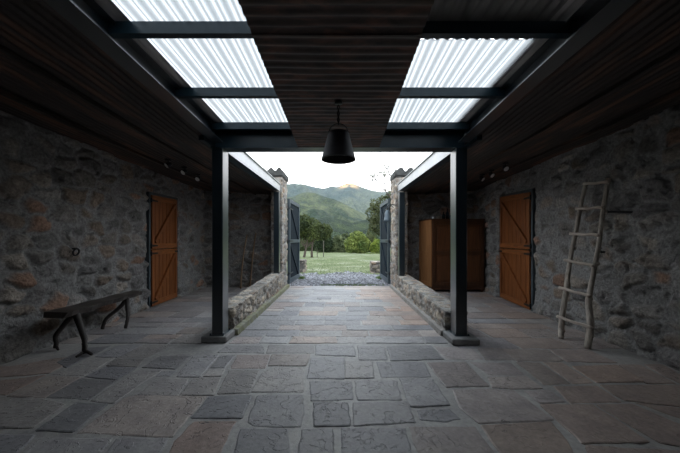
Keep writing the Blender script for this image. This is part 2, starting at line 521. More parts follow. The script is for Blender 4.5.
def stone_block(name, x0, x1, y0, y1, z0, z1, k, step=.02, scale=(.22, .22, .16), amp=.03, kind=None, ztop=None, topflat=.3, joint=.1, pal=PAL, mort=MORT):
    """solid block with rubble faces; ztop(y) gives the height along the block"""
    bm = bmesh.new()
    nx = max(2, int((x1 - x0) / step)); ny = max(2, int((y1 - y0) / step)); nz = max(2, int((z1 - z0) / step))
    idx = {}
    pts = []; N = []
    def vid(i, j, l):
        key = (i, j, l)
        if key not in idx:
            idx[key] = len(pts)
            pts.append((x0 + (x1 - x0) * i / nx, y0 + (y1 - y0) * j / ny, z0 + (z1 - z0) * l / nz))
            n = Vector(((i == nx) - (i == 0), (j == ny) - (j == 0), (l == nz) * 1.0))
            N.append(tuple(n.normalized()) if n.length > 0 else (0, 0, 0))
        return idx[key]
    q = []
    for j in range(ny):
        for l in range(nz):
            q.append((vid(0, j, l), vid(0, j, l + 1), vid(0, j + 1, l + 1), vid(0, j + 1, l)))
            q.append((vid(nx, j, l), vid(nx, j + 1, l), vid(nx, j + 1, l + 1), vid(nx, j, l + 1)))
    for i in range(nx):
        for l in range(nz):
            q.append((vid(i, 0, l), vid(i + 1, 0, l), vid(i + 1, 0, l + 1), vid(i, 0, l + 1)))
            q.append((vid(i, ny, l), vid(i, ny, l + 1), vid(i + 1, ny, l + 1), vid(i + 1, ny, l)))
    for i in range(nx):
        for j in range(ny):
            q.append((vid(i, j, nz), vid(i + 1, j, nz), vid(i + 1, j + 1, nz), vid(i, j + 1, nz)))
            q.append((vid(i, j, 0), vid(i, j + 1, 0), vid(i + 1, j + 1, 0), vid(i + 1, j, 0)))
    bm.free()
    P = np.array(pts); N = np.array(N)
    H, c = stones(P, scale, amp, joint, k, pal, mort)
    top = P[:, 2] > z1 - 1e-4
    H = np.where(top, H * topflat, H)
    H = H - amp * .35
    if ztop is not None:
        P[:, 2] = z0 + (P[:, 2] - z0) / (z1 - z0) * (ztop(P[:, 1]) - z0)
    P = P + N * H[:, None]
    P[:, 2] = np.maximum(P[:, 2], z0)
    o = raw_mesh(name, P, np.array(q), M_STONE, c)
    if kind: o['kind'] = kind
    return o

PALW = .9 * np.array([[.30, .27, .24], [.22, .20, .185], [.36, .32, .27], [.27, .21, .17], [.32, .29, .26], [.16, .15, .145], [.40, .36, .31], [.25, .235, .22]])
MORTW = np.array([.33, .32, .30])
lw = stone_block('low_stone_wall', -1.73, -1.47, 4.12, 7.72, 0, .42, 21, .018, (.17, .17, .13), .035, ztop=lambda y: .37 + (y - 4.1) * .034, pal=PALW, mort=MORTW)
tag(lw, 'low rubble stone wall with mossy foot along the left side of the paved passage', 'low wall')
rw = stone_block('low_stone_wall', 1.42, 1.74, 4.10, 7.72, 0, .36, 22, .018, (.17, .17, .13), .035, ztop=lambda y: .335 + (y - 4.1) * .025, pal=PALW, mort=MORTW)
tag(rw, 'low rubble stone wall in front of the wooden wardrobe, right side of the passage', 'low wall')

p1 = stone_block('stone_pillar', -1.80, -1.50, 7.74, 8.45, 0, 2.93, 31, .022, (.26, .26, .17), .04, joint=.11, pal=PALW * .85, mort=MORTW)
tag(p1, 'rubble stone pillar beside the left gate leaf, topped with roof tiles', 'pillar')
p2 = stone_block('stone_pillar', 1.42, 1.74, 7.74, 8.45, 0, 2.93, 32, .022, (.26, .26, .17), .04, joint=.11, pal=PALW, mort=MORTW)
tag(p2, 'rubble stone pillar behind the bell shaped lantern, topped with roof tiles', 'pillar')

# ---------------------------------------------------------------- kerbs
M_MOSS = None
def mat_kerb(name, c, moss):
    m, nt, b, out = newmat(name)
    co_ = coords(nt)
    n = nn(nt, 'ShaderNodeTexNoise', i_Scale=5.0, i_Detail=6.0, i_Roughness=.65); nt.links.new(co_, n.inputs[0])
    r = ramp(nt, n.outputs[0], [(.36, c), (.56, moss)])
    nt.links.new(r.outputs[0], b.inputs['Base Color']); b.inputs['Roughness'].default_value = .85
    bump(nt, b, n.outputs[0], .6, .02)
    return m
def strip(name, x0a, x1a, x0b, x1b, ya, yb, h, mat):
    mb = MB(); n = 90; r_ = random.Random(3)
    ring = []
    for i in range(n + 1):
        t = i / n; y = ya + (yb - ya) * t
        a = x0a + (x0b - x0a) * t; b = x1a + (x1b - x1a) * t
        j = (r_.random() - .5) * .016; j2 = (r_.random() - .5) * .014
        ring.append([(a, y, 0), (a, y, h + j2), (b + j * .6, y, h * .9 + j2), (b + j + (.01 if b > a else -.01), y, 0)])
    vs = [p for rr in ring for p in rr]; fs = []
    for i in range(n):
        for k in range(3): fs.append((4 * i + k, 4 * i + k + 1, 4 * i + 5 + k, 4 * i + 4 + k))
    fs += [(0, 3, 2, 1), (4 * n, 4 * n + 1, 4 * n + 2, 4 * n + 3)]
    mb.add(vs, fs, smooth=False)
    return mb.build(name, mat)
k1 = strip('kerb_strip', -1.475, -1.405, -1.475, -1.41, 4.10, 8.3, .085, mat_kerb('mossy_kerb', (.22, .215, .19), (.20, .195, .115)))
tag(k1, 'mossy kerb at the foot of the low wall left of the passage', 'kerb')
k2 = strip('kerb_strip', 1.425, 1.365, 1.425, 1.36, 4.07, 8.3, .075, mat_kerb('pale_kerb', (.33, .31, .29), (.25, .23, .21)))
tag(k2, 'pale grey kerb at the foot of the low wall right of the passage', 'kerb')

# ---------------------------------------------------------------- floor
def Apx(ox, pts):
    return [(ox + u / 3.7778, 333 + v / 3.7778) for (u, v) in pts]
TR = []
for ox, lst in (
    (0, [[(30,237),(185,162),(303,167),(165,245)],[(175,240),(305,170),(438,178),(335,250)],[(345,252),(520,140),(612,138),(430,262)],
         [(-70,245),(150,245),(245,270),(125,355),(-110,355)],[(140,365),(290,262),(405,268),(280,368)],
         [(200,155),(350,95),(435,92),(315,160)],[(322,163),(400,127),(515,130),(440,175)],[(405,122),(440,97),(545,97),(515,127)],
         [(450,90),(545,42),(655,42),(555,92)],[(360,88),(450,45),(540,42),(445,90)],[(250,130),(345,85),(420,48),(330,55),(215,110)]]),
    (170, [[(180,72),(215,47),(352,47),(357,74)],[(365,74),(375,44),(545,45),(545,74)],[(88,87),(183,82),(112,163),(25,163)],
           [(190,85),(247,82),(205,130),(152,130)],[(147,138),(210,135),(192,162),(125,162)],[(255,82),(378,80),(360,130),(230,132)],
           [(387,80),(528,80),(512,122),(372,122)],[(38,235),(92,170),(190,168),(165,232)],[(180,227),(225,140),(335,140),(300,222)],
           [(308,220),(350,150),(395,127),(500,130),(508,160),(503,222)],[(85,318),(150,240),(305,235),(270,318)],
           [(295,332),(332,235),(500,232),(505,300),(490,352),(322,350)],[(230,490),(270,362),(440,362),(450,490)],[(478,490),(500,365),(613,362),(622,490)]]),
    (330, [[(105,47),(203,50),(215,100),(110,100)],[(217,50),(380,47),(430,98),(230,103)],[(392,47),(540,60),(578,98),(440,98)],
           [(60,107),(158,108),(165,168),(60,168)],[(176,108),(353,108),(380,165),(196,165)],[(370,112),(512,110),(598,198),(440,203)],
           [(95,180),(250,178),(270,250),(105,250)],[(265,172),(385,172),(450,270),(305,275)],[(90,262),(290,258),(320,335),(92,348)],
           [(332,290),(450,285),(492,322),(440,333),(345,326)],[(300,352),(548,352),(650,490),(345,490)],[(45,357),(280,357),(320,490),(45,490)]]),
    (500, [[(62,108),(150,110),(265,190),(165,192)],[(162,108),(235,110),(350,185),(275,190)],[(10,60),(178,62),(240,103),(65,105)],
           [(190,62),(330,62),(440,112),(255,107)],[(275,125),(440,120),(545,182),(365,185)],[(450,120),(530,120),(660,188),(555,188)],
           [(95,218),(190,215),(245,258),(150,262)],[(205,200),(365,198),(455,258),(265,262)],[(382,197),(700,197),(760,285),(470,252)],
           [(155,268),(350,270),(560,408),(315,415)],[(370,272),(500,268),(760,380),(760,440),(600,410)],[(510,262),(780,292),(800,360)],
           [(330,428),(760,450),(820,500),(350,500)],[(545,118),(610,118),(720,175),(720,188),(672,186)]])):
    for p in lst: TR.append(Apx(ox, p))
TR += [[(124.4,398),(137,395),(205.5,396.5),(172,436),(78,432)], [(-30,433),(34,435),(8,462),(-70,462)], [(41,438),(112,438),(88,468),(2,468)],
       [(117,438.5),(168,438),(150,470),(94,470)], [(143,367),(161,356),(191,355.5),(175,368.5)], [(162,371),(177,370.5),(170,376),(156,376)],
       [(138,395),(159,378.5),(188,379),(177.5,395.5)], [(-30,394),(-25,383),(46,374.5),(7,394)], [(-40,380),(-30,366),(10,366),(56,358),(80,355.5),(50,372.5)],
       [(316,344.5),(354,345.5),(355,355.5),(316,354.5)], [(307.5,378),(311.5,357.5),(344,357.5),(344,378)],
       [(310,381),(352,381),(352.5,399),(311.5,400)], [(314,402.5),(347,402.5),(350,424.5),(314,425.5)], [(165,462),(175,441),(195,420.5),(235,420.5),(216,462)],
       [(453,390),(486,388.5),(514,390.5),(553,419),(500,422),(480,422.5),(461,408)], [(482,426),(551,421.5),(566,440),(578,465),(508,465)],
       [(470,362),(511,362.5),(523,374),(490,375)], [(489,377),(526,376),(542,388),(513,388.5),(492,387)], [(477,346.5),(500,347.5),(515,359.5),(486,359.5)]]
FPAL = [(.165,.160,.163), (.185,.178,.178), (.150,.148,.156), (.195,.180,.170), (.21,.175,.155), (.17,.167,.172), (.135,.134,.145), (.20,.187,.180), (.16,.155,.158)]
WARM = {11: 0}
fm = MB()
def flag(poly, col, seed, grow=0):
    """poly: list of 2-d world points; chipped outline, slight slope, bevel"""
    r_ = random.Random(seed)
    cx = sum(p[0] for p in poly) / len(poly); cy = sum(p[1] for p in poly) / len(poly)
    out = []
    n = len(poly)
    if grow:
        poly = [(p[0] + grow * (p[0] - cx) / max(.15, abs(p[0] - cx)), p[1] + grow * (p[1] - cy) / max(.1, abs(p[1] - cy))) for p in poly]
    # round the corners a little and roughen the sides
    for i in range(n):
        a = Vector(poly[i]); b = Vector(poly[(i + 1) % n]); L = (b - a).length
        if L < 1e-4: continue
        d = (b - a) / L; nrm = Vector((d.y, -d.x))
        k = max(2, int(L / .07))
        for j in range(k):
            t = (j + .0) / k
            if j == 0: t = min(.25, .009 / L)
            p = a + d * L * t + nrm * (r_.random() - .5) * .012
            out.append(p)
        out.append(a + d * L * (1 - min(.25, .009 / L)))
    m = len(out); h0 = (r_.random() - .5) * .006
    sx = (r_.random() - .5) * .008; sy = (r_.random() - .5) * .008
    vs = []
    for s_, dz in ((1.0, -.02), (1.0, -.004), (.0, 0.0)):
        for p in out:
            v = Vector((p.x - cx, p.y - cy)); L = v.length
            sc = 1.0 if s_ == 1.0 else max(.6, 1 - .012 / max(L, .02))
            x = cx + v.x * sc; y = cy + v.y * sc
            vs.append((x, y, dz + (h0 + sx * (x - cx) + sy * (y - cy)) if dz > -.01 else -.02))
    fs = [tuple(range(2 * m, 3 * m))]
    for s_ in (0, 1):
        for i in range(m):
            fs.append((s_ * m + i, s_ * m + (i + 1) % m, (s_ + 1) * m + (i + 1) % m, (s_ + 1) * m + i))
    fm.add(vs, fs, col)
def fcol(r_, warm=0.0):
    c = Vector(r_.choice(FPAL)).lerp(Vector((.172, .165, .166)), .35) * 1.62 * (.82 + .36 * r_.random())
    if warm: c = c.lerp(Vector((.42, .26, .18)), warm)
    return tuple(c)
rr = random.Random(5)
for i, poly in enumerate(TR):
    wp = [ground(px, py) for px, py in poly]
    cx = sum(p.x for p in wp) / len(wp); 
    warm = 0.0
    mx = sum(p[0] for p in poly) / len(poly); my = sum(p[1] for p in poly) / len(poly)
    if 195 < mx < 205 and my > 440: warm = .45
    if mx > 560: warm = .36
    if 440 < mx < 560: warm = .18
    if 225 < mx < 260 and 350 < my < 370: warm = .3
    if mx < 30 and my < 393: warm = .4
    flag([(p.x, p.y) for p in wp], fcol(rr, warm), i, .009)
def coursed(x0, x1, y0, y1, rows, lens, seed, warmf=None, gap=.014, br=1.0):
    r_ = random.Random(seed); y = y0
    while y < y1:
        h = min(r_.uniform(*rows), y1 - y)
        if y1 - y - h < .12: h = y1 - y
        x = x0
        while x < x1:
            L = r_.uniform(*lens)
            if x1 - x - L < .2: L = x1 - x
            if h > .33 and L < .5 and r_.random() < .3:
                parts = [(x, x + L, y, y + h * .5), (x, x + L, y + h * .5, y + h)]
            else: parts = [(x, x + L, y, y + h)]
            for (a, b, c, d) in parts:
                j = lambda: (r_.random() - .5) * .045
                g = gap / 2 * r_.uniform(.6, 1.5)
                w_ = warmf((a + b) / 2, (c + d) / 2, r_) if warmf else 0
                flag([(a + g + j(), c + g + j() * .5), (b - g + j(), c + g + j() * .5), (b - g + j(), d - g + j() * .5), (a + g + j(), d - g + j() * .5)], tuple(v * br for v in fcol(r_, w_)), r_.randint(0, 99999))
            x += L
        y += h
def wf(x, y, r_):
    v = 0
    if x > .75 and y > 4.6: v = .5 * r_.random() + .15
    elif x > .2 and y > 6.5: v = .4 * r_.random()
    elif r_.random() < .2: v = .25
    return v
coursed(-1.40, 1.38, 3.78, 8.50, (.22, .42), (.3, .75), 4, wf, .008, 1.12)
coursed(-3.9, -1.47, 3.77, 8.45, (.25, .45), (.35, .8), 5, lambda x, y, r_: .15 * r_.random())
coursed(1.45, 3.9, 3.60, 8.45, (.25, .45), (.35, .8), 6, lambda x, y, r_: .3 * r_.random())
coursed(-3.9, 3.9, -1.6, 1.70, (.3, .5), (.35, .8), 7)
# side fillers next to the walls where the traced flags stop
for (a, b, c, d, s) in ((-4.0, -3.3, 1.72, 2.1, 1), (3.1, 3.9, 1.72, 2.05, 2), (-4.0, -3.62, 2.5, 2.9, 4)):
    flag([(a, c), (b, c), (b, d), (a, d)], fcol(rr), s)
# the mortar bed
gx = np.linspace(-4.0, 4.0, 200); gy = np.linspace(-1.7, 8.5, 255)
GX, GY = np.meshgrid(gx, gy, indexing='ij')
PP = np.stack([GX.ravel(), GY.ravel(), np.zeros(GX.size)], 1)
zz = -.006 + (fbm(PP * 6, 2, 3) - .5) * .008
base = len(fm.v)
i = (np.arange(199)[:, None] * 255 + np.arange(254)[None, :]).ravel()
mc = np.array([.33, .32, .31])[None, :] * (.85 + .4 * fbm(PP * 3, 7, 3))[:, None]
fm.add([(a, b, c) for (a, b), c in zip(PP[:, :2], zz)], [(int(a), int(a) + 255, int(a) + 256, int(a) + 1) for a in i], col=[tuple(c) for c in mc], smooth=True)
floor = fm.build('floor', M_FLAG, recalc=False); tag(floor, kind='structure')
# alpha 0 marks the mortar so that only the flags are cleft
ca_ = floor.data.color_attributes['Col']; al = np.ones(len(fm.v) * 4, dtype=np.float32); ca_.data.foreach_get('color', al)
al = al.reshape(-1, 4); al[base:, 3] = 0; ca_.data.foreach_set('color', al.ravel())
# solid slab under it
sl = MB().box(-4.0, 4.0, -1.7, 8.5, -.25, -.022).build('floor_slab', M_SLAB); sl['kind'] = 'structure'

# ---------------------------------------------------------------- roof
PITCH = .076
def zs(Y, h=1.48): return EYE + h + .03 * (3.83 - Y)
def corr(x0, x1, y0, y1, zf, along='y', amp=.009, pitch=PITCH, nl=None, wob=0.0, seed=0):
    """corrugated sheet; ribs run along `along`"""
    if along == 'y':
        u = np.arange(x0, x1 + 1e-6, pitch / 8); v = np.linspace(y0, y1, nl or max(2, int((y1 - y0) / .25)))
        U, V = np.meshgrid(u, v, indexing='ij')
        X = U.ravel(); Y = V.ravel(); ph = X
    else:
        u = np.arange(y0, y1 + 1e-6, pitch / 8); v = np.linspace(x0, x1, nl or max(2, int((x1 - x0) / .1)))
        U, V = np.meshgrid(u, v, indexing='ij')
        X = V.ravel(); Y = U.ravel(); ph = Y
    Z = zf(X, Y) + amp * np.sin(2 * math.pi * ph / pitch)
    if wob: Z = Z + wob * (fbm(np.stack([X * 2, Y * 2, X * 0 + seed], 1), seed, 2) - .5)
    return np.stack([X, Y, Z], 1), len(u), len(v)
def corr_obj(name, mat, parts, parent=None):
    allP = []; allq = []; b = 0
    for args in parts:
        P, nu, nv = corr(*args[:-1], **args[-1])
        i = (np.arange(nu - 1)[:, None] * nv + np.arange(nv - 1)[None, :]).ravel()
        allq.append(np.stack([i, i + nv, i + nv + 1, i + 1], 1) + b); allP.append(P); b += len(P)
    return raw_mesh(name, np.concatenate(allP), np.concatenate(allq), mat, None, True, parent)
zroof = lambda X, Y: zs(Y) + .012
zclear = lambda X, Y: zs(Y) + .016
# opaque strips of the top roof
corr_obj('ceiling', M_OPROOF, [(-1.64, -1.475, -1.5, 4.02, zroof, {}), (1.475, 1.64, -1.5, 4.02, zroof, {}), (-.50, .46, -1.5, 4.02, zroof, {}),
                               ])['kind'] = 'structure'
corr_obj('ceiling', M_DARKROOF, [(.40, 1.52, 1.2, 2.30, lambda X, Y: zroof(X, Y) + .004, {}), (-1.52, -.48, -1.5, .9, zroof, {}), (.44, 1.52, -1.5, .3, zroof, {})])['kind'] = 'structure'
a = corr_obj('skylight_sheet', M_SKYL, [(-1.50, -.50, .85, 4.0, zclear, dict(pitch=.108, amp=.015))])
tag(a, 'clear corrugated roof sheeting over the left side, between purlins and hanging rusty panel', 'skylight')
a = corr_obj('skylight_sheet', M_SKYL, [(.46, 1.50, 2.29, 4.0, zclear, dict(pitch=.108, amp=.015))])
tag(a, 'clear corrugated roof sheeting right of the hanging rusty panel, ending at a dark sheet', 'skylight')
a = corr_obj('skylight_sheet', M_SKYL, [(.46, 1.50, .25, 1.21, zclear, dict(pitch=.108, amp=.015))])
tag(a, 'clear corrugated roof sheeting overhead behind the dark sheet on the right', 'skylight')

# rusty ceilings over the side bays
def zc(X, Y):
    hb = np.maximum(1.33 - .04 * (Y - 1.7), 1.245)
    return EYE + hb + .04 * (np.abs(X) - 1.62)
parts = []
for sgn in (-1, 1):
    for (xa, xb, off) in ((1.62, 2.36, 0), (2.33, 3.06, .014), (3.03, 3.85, .028)):
        x0, x1 = (xa, xb) if sgn > 0 else (-xb, -xa)
        for (ya, yb, o2) in ((-1.5, 2.2, 0), (2.15, 5.0, .006), (4.95, 8.35, .0)):
            parts.append((x0, x1, ya, yb, (lambda X, Y, off=off, o2=o2: zc(X, Y) + off + o2), dict(wob=.03, seed=int(xa * 10))))
cl = corr_obj('ceiling', M_RUST, parts); cl['kind'] = 'structure'
# lap battens / edge angles seen as rusty lines along the ceiling
for sgn in (-1, 1):
    mb = MB()
    for X_, w_ in ((2.345, .03), (3.045, .05)):
        for ya, yb in ((-1.5, 3.4), (3.4, 8.3)):
            z0_ = float(zc(np.array([X_]), np.array([ya]))[0]); z1_ = float(zc(np.array([X_]), np.array([yb]))[0])
            xx = sgn * X_
            vs = [(xx - w_ / 2, ya, z0_ - .035), (xx + w_ / 2, ya, z0_ - .035), (xx + w_ / 2, ya, z0_ + .0), (xx - w_ / 2, ya, z0_ + .0),
                  (xx - w_ / 2, yb, z1_ - .035), (xx + w_ / 2, yb, z1_ - .035), (xx + w_ / 2, yb, z1_ + .0), (xx - w_ / 2, yb, z1_ + .0)]
            mb.add(vs, [(0, 1, 2, 3), (7, 6, 5, 4), (0, 4, 5, 1), (3, 2, 6, 7), (0, 3, 7, 4), (1, 5, 6, 2)])
    o = mb.build('trim_1' if sgn < 0 else 'trim_2', M_RUST); o['kind'] = 'structure'

for sgn in (-1, 1):  # unseen slab added above the ceilings so no sky light leaks through
    mb = MB()
    yy = [-1.55, 0.5, 2.2, 3.825, 4.2, 8.5]; xx = [1.63, 2.8, 4.0]
    vs = []
    for d_ in (.075, .12):
        for y in yy:
            for x in xx: vs.append((sgn * x, y, float(zc(np.array([x]), np.array([y]))[0]) + d_))
    n_ = len(yy) * 3; fs = []
    for i in range(len(yy) - 1):
        for j in range(2):
            a = i * 3 + j; fs += [(a, a + 1, a + 4, a + 3), (n_ + a, n_ + a + 3, n_ + a + 4, n_ + a + 1)]
        fs += [(i * 3, i * 3 + 3, n_ + i * 3 + 3, n_ + i * 3), (i * 3 + 2, n_ + i * 3 + 2, n_ + i * 3 + 5, i * 3 + 5)]
    fs += [(0, n_, n_ + 1, 1), (1, n_ + 1, n_ + 2, 2), (n_ - 3, n_ - 2, 2 * n_ - 2, 2 * n_ - 3), (n_ - 2, n_ - 1, 2 * n_ - 1, 2 * n_ - 2)]
    mb.add(vs, fs)
    mb.box(*sorted((sgn * 1.645, sgn * 1.70)), -1.55, 4.03, EYE + 1.40, EYE + 1.52)
    mb.build('light_stop_deck', M_DARKROOF)['kind'] = 'structure'
mb = MB(); mb.box(-1.70, 1.70, 4.031, 4.045, EYE + 1.42, EYE + 1.53); mb.box(-1.70, -1.64, 3.6, 4.045, EYE + 1.2, EYE + 1.53); mb.box(1.64, 1.70, 3.6, 4.045, EYE + 1.2, EYE + 1.53)
mb.build('trim_3', M_STEEL)['kind'] = 'structure'

# steel ------------------------------------------------------------
def ibeam_y(name, xin, xout, hb0, hb1, y0, y1, top_add, label, bottom0=None):
    """beam along Y; bottom flange between xin and xout, web near xout"""
    mb = MB()
    def pr(x0, x1, za0, za1, zb0, zb1):
        vs = [(x0, y0, za0), (x1, y0, za0), (x1, y0, za1), (x0, y0, za1), (x0, y1, zb0), (x1, y1, zb0), (x1, y1, zb1), (x0, y1, zb1)]
        mb.add(vs, [(0, 1, 2, 3), (7, 6, 5, 4), (0, 4, 5, 1), (3, 2, 6, 7), (0, 3, 7, 4), (1, 5, 6, 2)])
    a0 = EYE + hb0; a1 = EYE + hb1
    t0 = zs(y0) - .004; t1 = zs(y1) - .004
    pr(min(xin, xout), max(xin, xout), a0, a0 + .012, a1, a1 + .012)
    xw0, xw1 = sorted((xout, xout - .012 * (1 if xout > 0 else -1)))
    pr(xw0, xw1, a0 + .012, t0 - .012, a1 + .012, t1 - .012)
    pr(*sorted((xout, xout - .07 * (1 if xout > 0 else -1))), t0 - .012, t0, t1 - .012, t1)
    return tag(mb.build(name, M_POST), label, 'beam', 'long roof beams')
ibeam_y('steel_beam', -1.50, -1.645, 1.445, 1.245, -1.5, 3.825, 0, 'long blue-grey steel roof beam along the left skylight, running to the left post')
ibeam_y('steel_beam', 1.50, 1.645, 1.445, 1.245, -1.5, 3.825, 0, 'long blue-grey steel roof beam along the right skylight, running to the right post')
PUR = [(-.62, None), (.28, None), (1.20, None), (2.10, 1), (2.96, 2), (3.772, 3)]
plab = {1: 'blue-grey steel cross beam under the skylights, nearest one in view', 2: 'blue-grey steel cross beam under the skylights, middle one in view', 3: 'blue-grey steel cross beam right against the heavy lintel'}
for (y, k) in PUR:
    mb = MB(); zt = float(zs(y)) - .0; 
    mb.box(-1.63, 1.63, y, y + .006, zt - .085, zt)
    mb.box(-1.63, 1.63, y + .006, y + .055, zt - .085, zt - .079)
    mb.box(-1.63, 1.63, y + .006, y + .055, zt - .006, zt)
    o = mb.build('cross_beam', M_STEEL)
    tag(o, plab.get(k, 'blue-grey steel cross beam overhead, out of view behind the camera'), 'beam', 'cross beams under the skylights')
mb = MB()
mb.box(-1.66, 1.62, 3.83, 4.03, EYE + 1.18, EYE + 1.195)
mb.box(-1.66, 1.62, 3.92, 3.935, EYE + 1.195, EYE + 1.455)
mb.box(-1.66, 1.62, 3.83, 4.03, EYE + 1.455, EYE + 1.47)
tag(mb.build('lintel_beam', M_STEEL), 'heavy dark steel lintel spanning the two posts under the skylight end', 'beam')

def post(name, x0, x1, y0, y1, z0, z1, label, cap=False, opn=0):
    t = empty(name, ((x0 + x1) / 2, (y0 + y1) / 2, z0)); tag(t, label, 'post')
    mb = MB()
    # rectangular hollow section with small corner radius
    mb.box(x0, x1, y0, y1, z0, z1, b=.008)
    child(mb.build('post_shaft', M_POST), t)
    mb = MB()
    mb.box(x0 - .02, x1 + .02, y0 - .02, y1 + .02, z0, z0 + .01)
    for sx in (x0 - .012, x1 + .012):
        for sy in (y0 - .012, y1 + .012):
            mb.lathe([(0, .018), (.008, .018), (.008, .0)], (sx, sy, z0 + .01), 6, smooth=False)
    child(mb.build('base_plate', M_STEEL), t)
    return t
post('steel_post', -1.645, -1.505, 3.83, 4.03, .084, 2.48, 'dark steel post on a stone pad at the near end of the left low wall')
post('steel_post', 1.475, 1.62, 3.83, 4.03, .078, 2.48, 'dark steel post on a stone pad at the near end of the right low wall')
post('steel_post', -1.66, -1.53, 7.45, 7.60, .47, 2.49, 'dark steel post standing on the far end of the left low wall')
post('steel_post', 1.46, 1.60, 7.45, 7.60, .40, 2.49, 'dark steel post standing on the far end of the right low wall')
# beams over the low walls (side bay fronts)
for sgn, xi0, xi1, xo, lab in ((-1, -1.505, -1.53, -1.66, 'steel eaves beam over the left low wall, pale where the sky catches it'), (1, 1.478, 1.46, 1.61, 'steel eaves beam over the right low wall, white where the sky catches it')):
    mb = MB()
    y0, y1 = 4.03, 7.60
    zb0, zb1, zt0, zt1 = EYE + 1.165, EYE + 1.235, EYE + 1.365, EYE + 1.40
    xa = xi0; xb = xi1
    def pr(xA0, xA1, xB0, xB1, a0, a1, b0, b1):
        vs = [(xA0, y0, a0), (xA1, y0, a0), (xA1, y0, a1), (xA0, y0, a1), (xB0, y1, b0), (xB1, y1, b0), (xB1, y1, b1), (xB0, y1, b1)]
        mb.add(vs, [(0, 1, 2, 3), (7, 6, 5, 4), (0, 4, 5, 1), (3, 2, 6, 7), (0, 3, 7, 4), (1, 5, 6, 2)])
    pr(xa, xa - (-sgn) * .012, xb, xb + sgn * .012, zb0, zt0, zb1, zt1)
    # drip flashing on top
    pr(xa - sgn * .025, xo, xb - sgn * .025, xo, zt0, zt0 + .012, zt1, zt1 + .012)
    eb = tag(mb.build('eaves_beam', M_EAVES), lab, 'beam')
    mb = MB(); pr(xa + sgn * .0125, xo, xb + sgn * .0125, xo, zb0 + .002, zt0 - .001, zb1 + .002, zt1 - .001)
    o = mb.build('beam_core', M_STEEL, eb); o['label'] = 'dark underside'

# stone pads
def pad(x0, x1, y0, y1, h, label):
    mb = MB(); mb.box(x0, x1, y0, y1, 0, h, b=.012)
    o = mb.build('stone_pad', M_SLAB); return tag(o, label, 'stone pad')
pad(-1.76, -1.44, 3.775, 4.10, .083, 'square grey stone pad under the left near post')
pad(1.38, 1.72, 3.69, 4.06, .077, 'square grey stone pad under the right near post')

# central hanging corrugated panel
t = empty('corrugated_panel', (-.02, 2.2, EYE + 1.2)); tag(t, 'rusty corrugated iron panel hung between the skylights, lamp chain fixed to it', 'ceiling panel')
for n_, (ya, yb, off) in enumerate(((-.9, -.14, 0), (-.18, .52, .012), (.48, 1.18, 0), (1.14, 1.84, .012), (1.80, 2.50, 0.0), (2.46, 3.13, .012), (3.10, 3.80, 0.0))):
    zf = lambda X, Y, off=off: EYE + 1.172 + .03 * (3.8 - Y) + off
    o = corr_obj('iron_sheet', M_PANEL, [(-.535, .490, ya, yb, zf, dict(along='x', wob=.018, seed=n_, amp=.006))])
    child(o, t)
for x in (-.50, .46):
    for y in (.35, 1.2, 2.03, 2.92, 3.74):
        mb = MB(); mb.box(x - .008, x + .008, y + .01, y + .03, float(EYE + 1.172 + .03 * (3.8 - y) + .012), float(zs(y)) - .086)
        child(mb.build('hanger_strap', M_IRON), t)

# ---------------------------------------------------------------- pendant lamp
ly = 2.64; lx = (338.5 - VX) / F * ly
ztop = EYE + 1.21; zb = EYE + .705; zt_ = EYE + .945
t = empty('pendant_lamp', (lx, ly, ztop)); tag(t, 'dark metal bucket shaped pendant lamp hanging on a chain under the rusty panel', 'lamp')
mb = MB(); 
mb.lathe([(.0, .0), (.085, .0), (.088, -.006), (.094, -.012), (.098, -.03), (.147, -.225), (.151, -.232), (.151, -.24), (.146, -.24), (.142, -.225), (.093, -.03), (.0, -.02)], (lx, ly, zt_), 32)
child(mb.build('lamp_shade', M_BLACKMETAL), t)
mb = MB()
n = int((ztop - zt_ - .07) / .028)
for i in range(n):
    c = Vector((lx, ly, zt_ + .085 + i * .028)); pts = []
    for k in range(10):
        a_ = 2 * math.pi * k / 10; u = math.cos(a_) * .009; v = math.sin(a_) * .019
        pts.append(c + (Vector((u, 0, v)) if i % 2 else Vector((0, u, v))))
    mb.tube(pts, .005, 5, closed=True)
child(mb.build('chain', M_IRON), t)
mb = MB()
pts = [Vector((lx + .085 * math.cos(a_), ly, zt_ - .01 + .09 * math.sin(a_))) for a_ in [math.pi * i / 14 for i in range(15)]]
mb.tube(pts, .004, 6)
child(mb.build('lamp_handle', M_IRON), t)
mb = MB(); mb.lathe([(0, .02), (.035, .02), (.035, .0), (0, 0)], (lx, ly, ztop - .012), 16)
child(mb.build('ceiling_hook_plate', M_IRON), t)
mb = MB(); mb.lathe([(0, .0), (.02, .0), (.02, -.06), (.0, -.06)], (lx, ly, zt_ - .02), 14)
sk = child(mb.build('lamp_socket', M_IRON), t)
mb = MB(); mb.lathe([(.014, 0), (.018, -.02), (.036, -.05), (.042, -.075), (.036, -.10), (.02, -.115), (.0, -.119)], (lx, ly, zt_ - .08), 18)
child(mb.build('bulb', M_BULB), t)

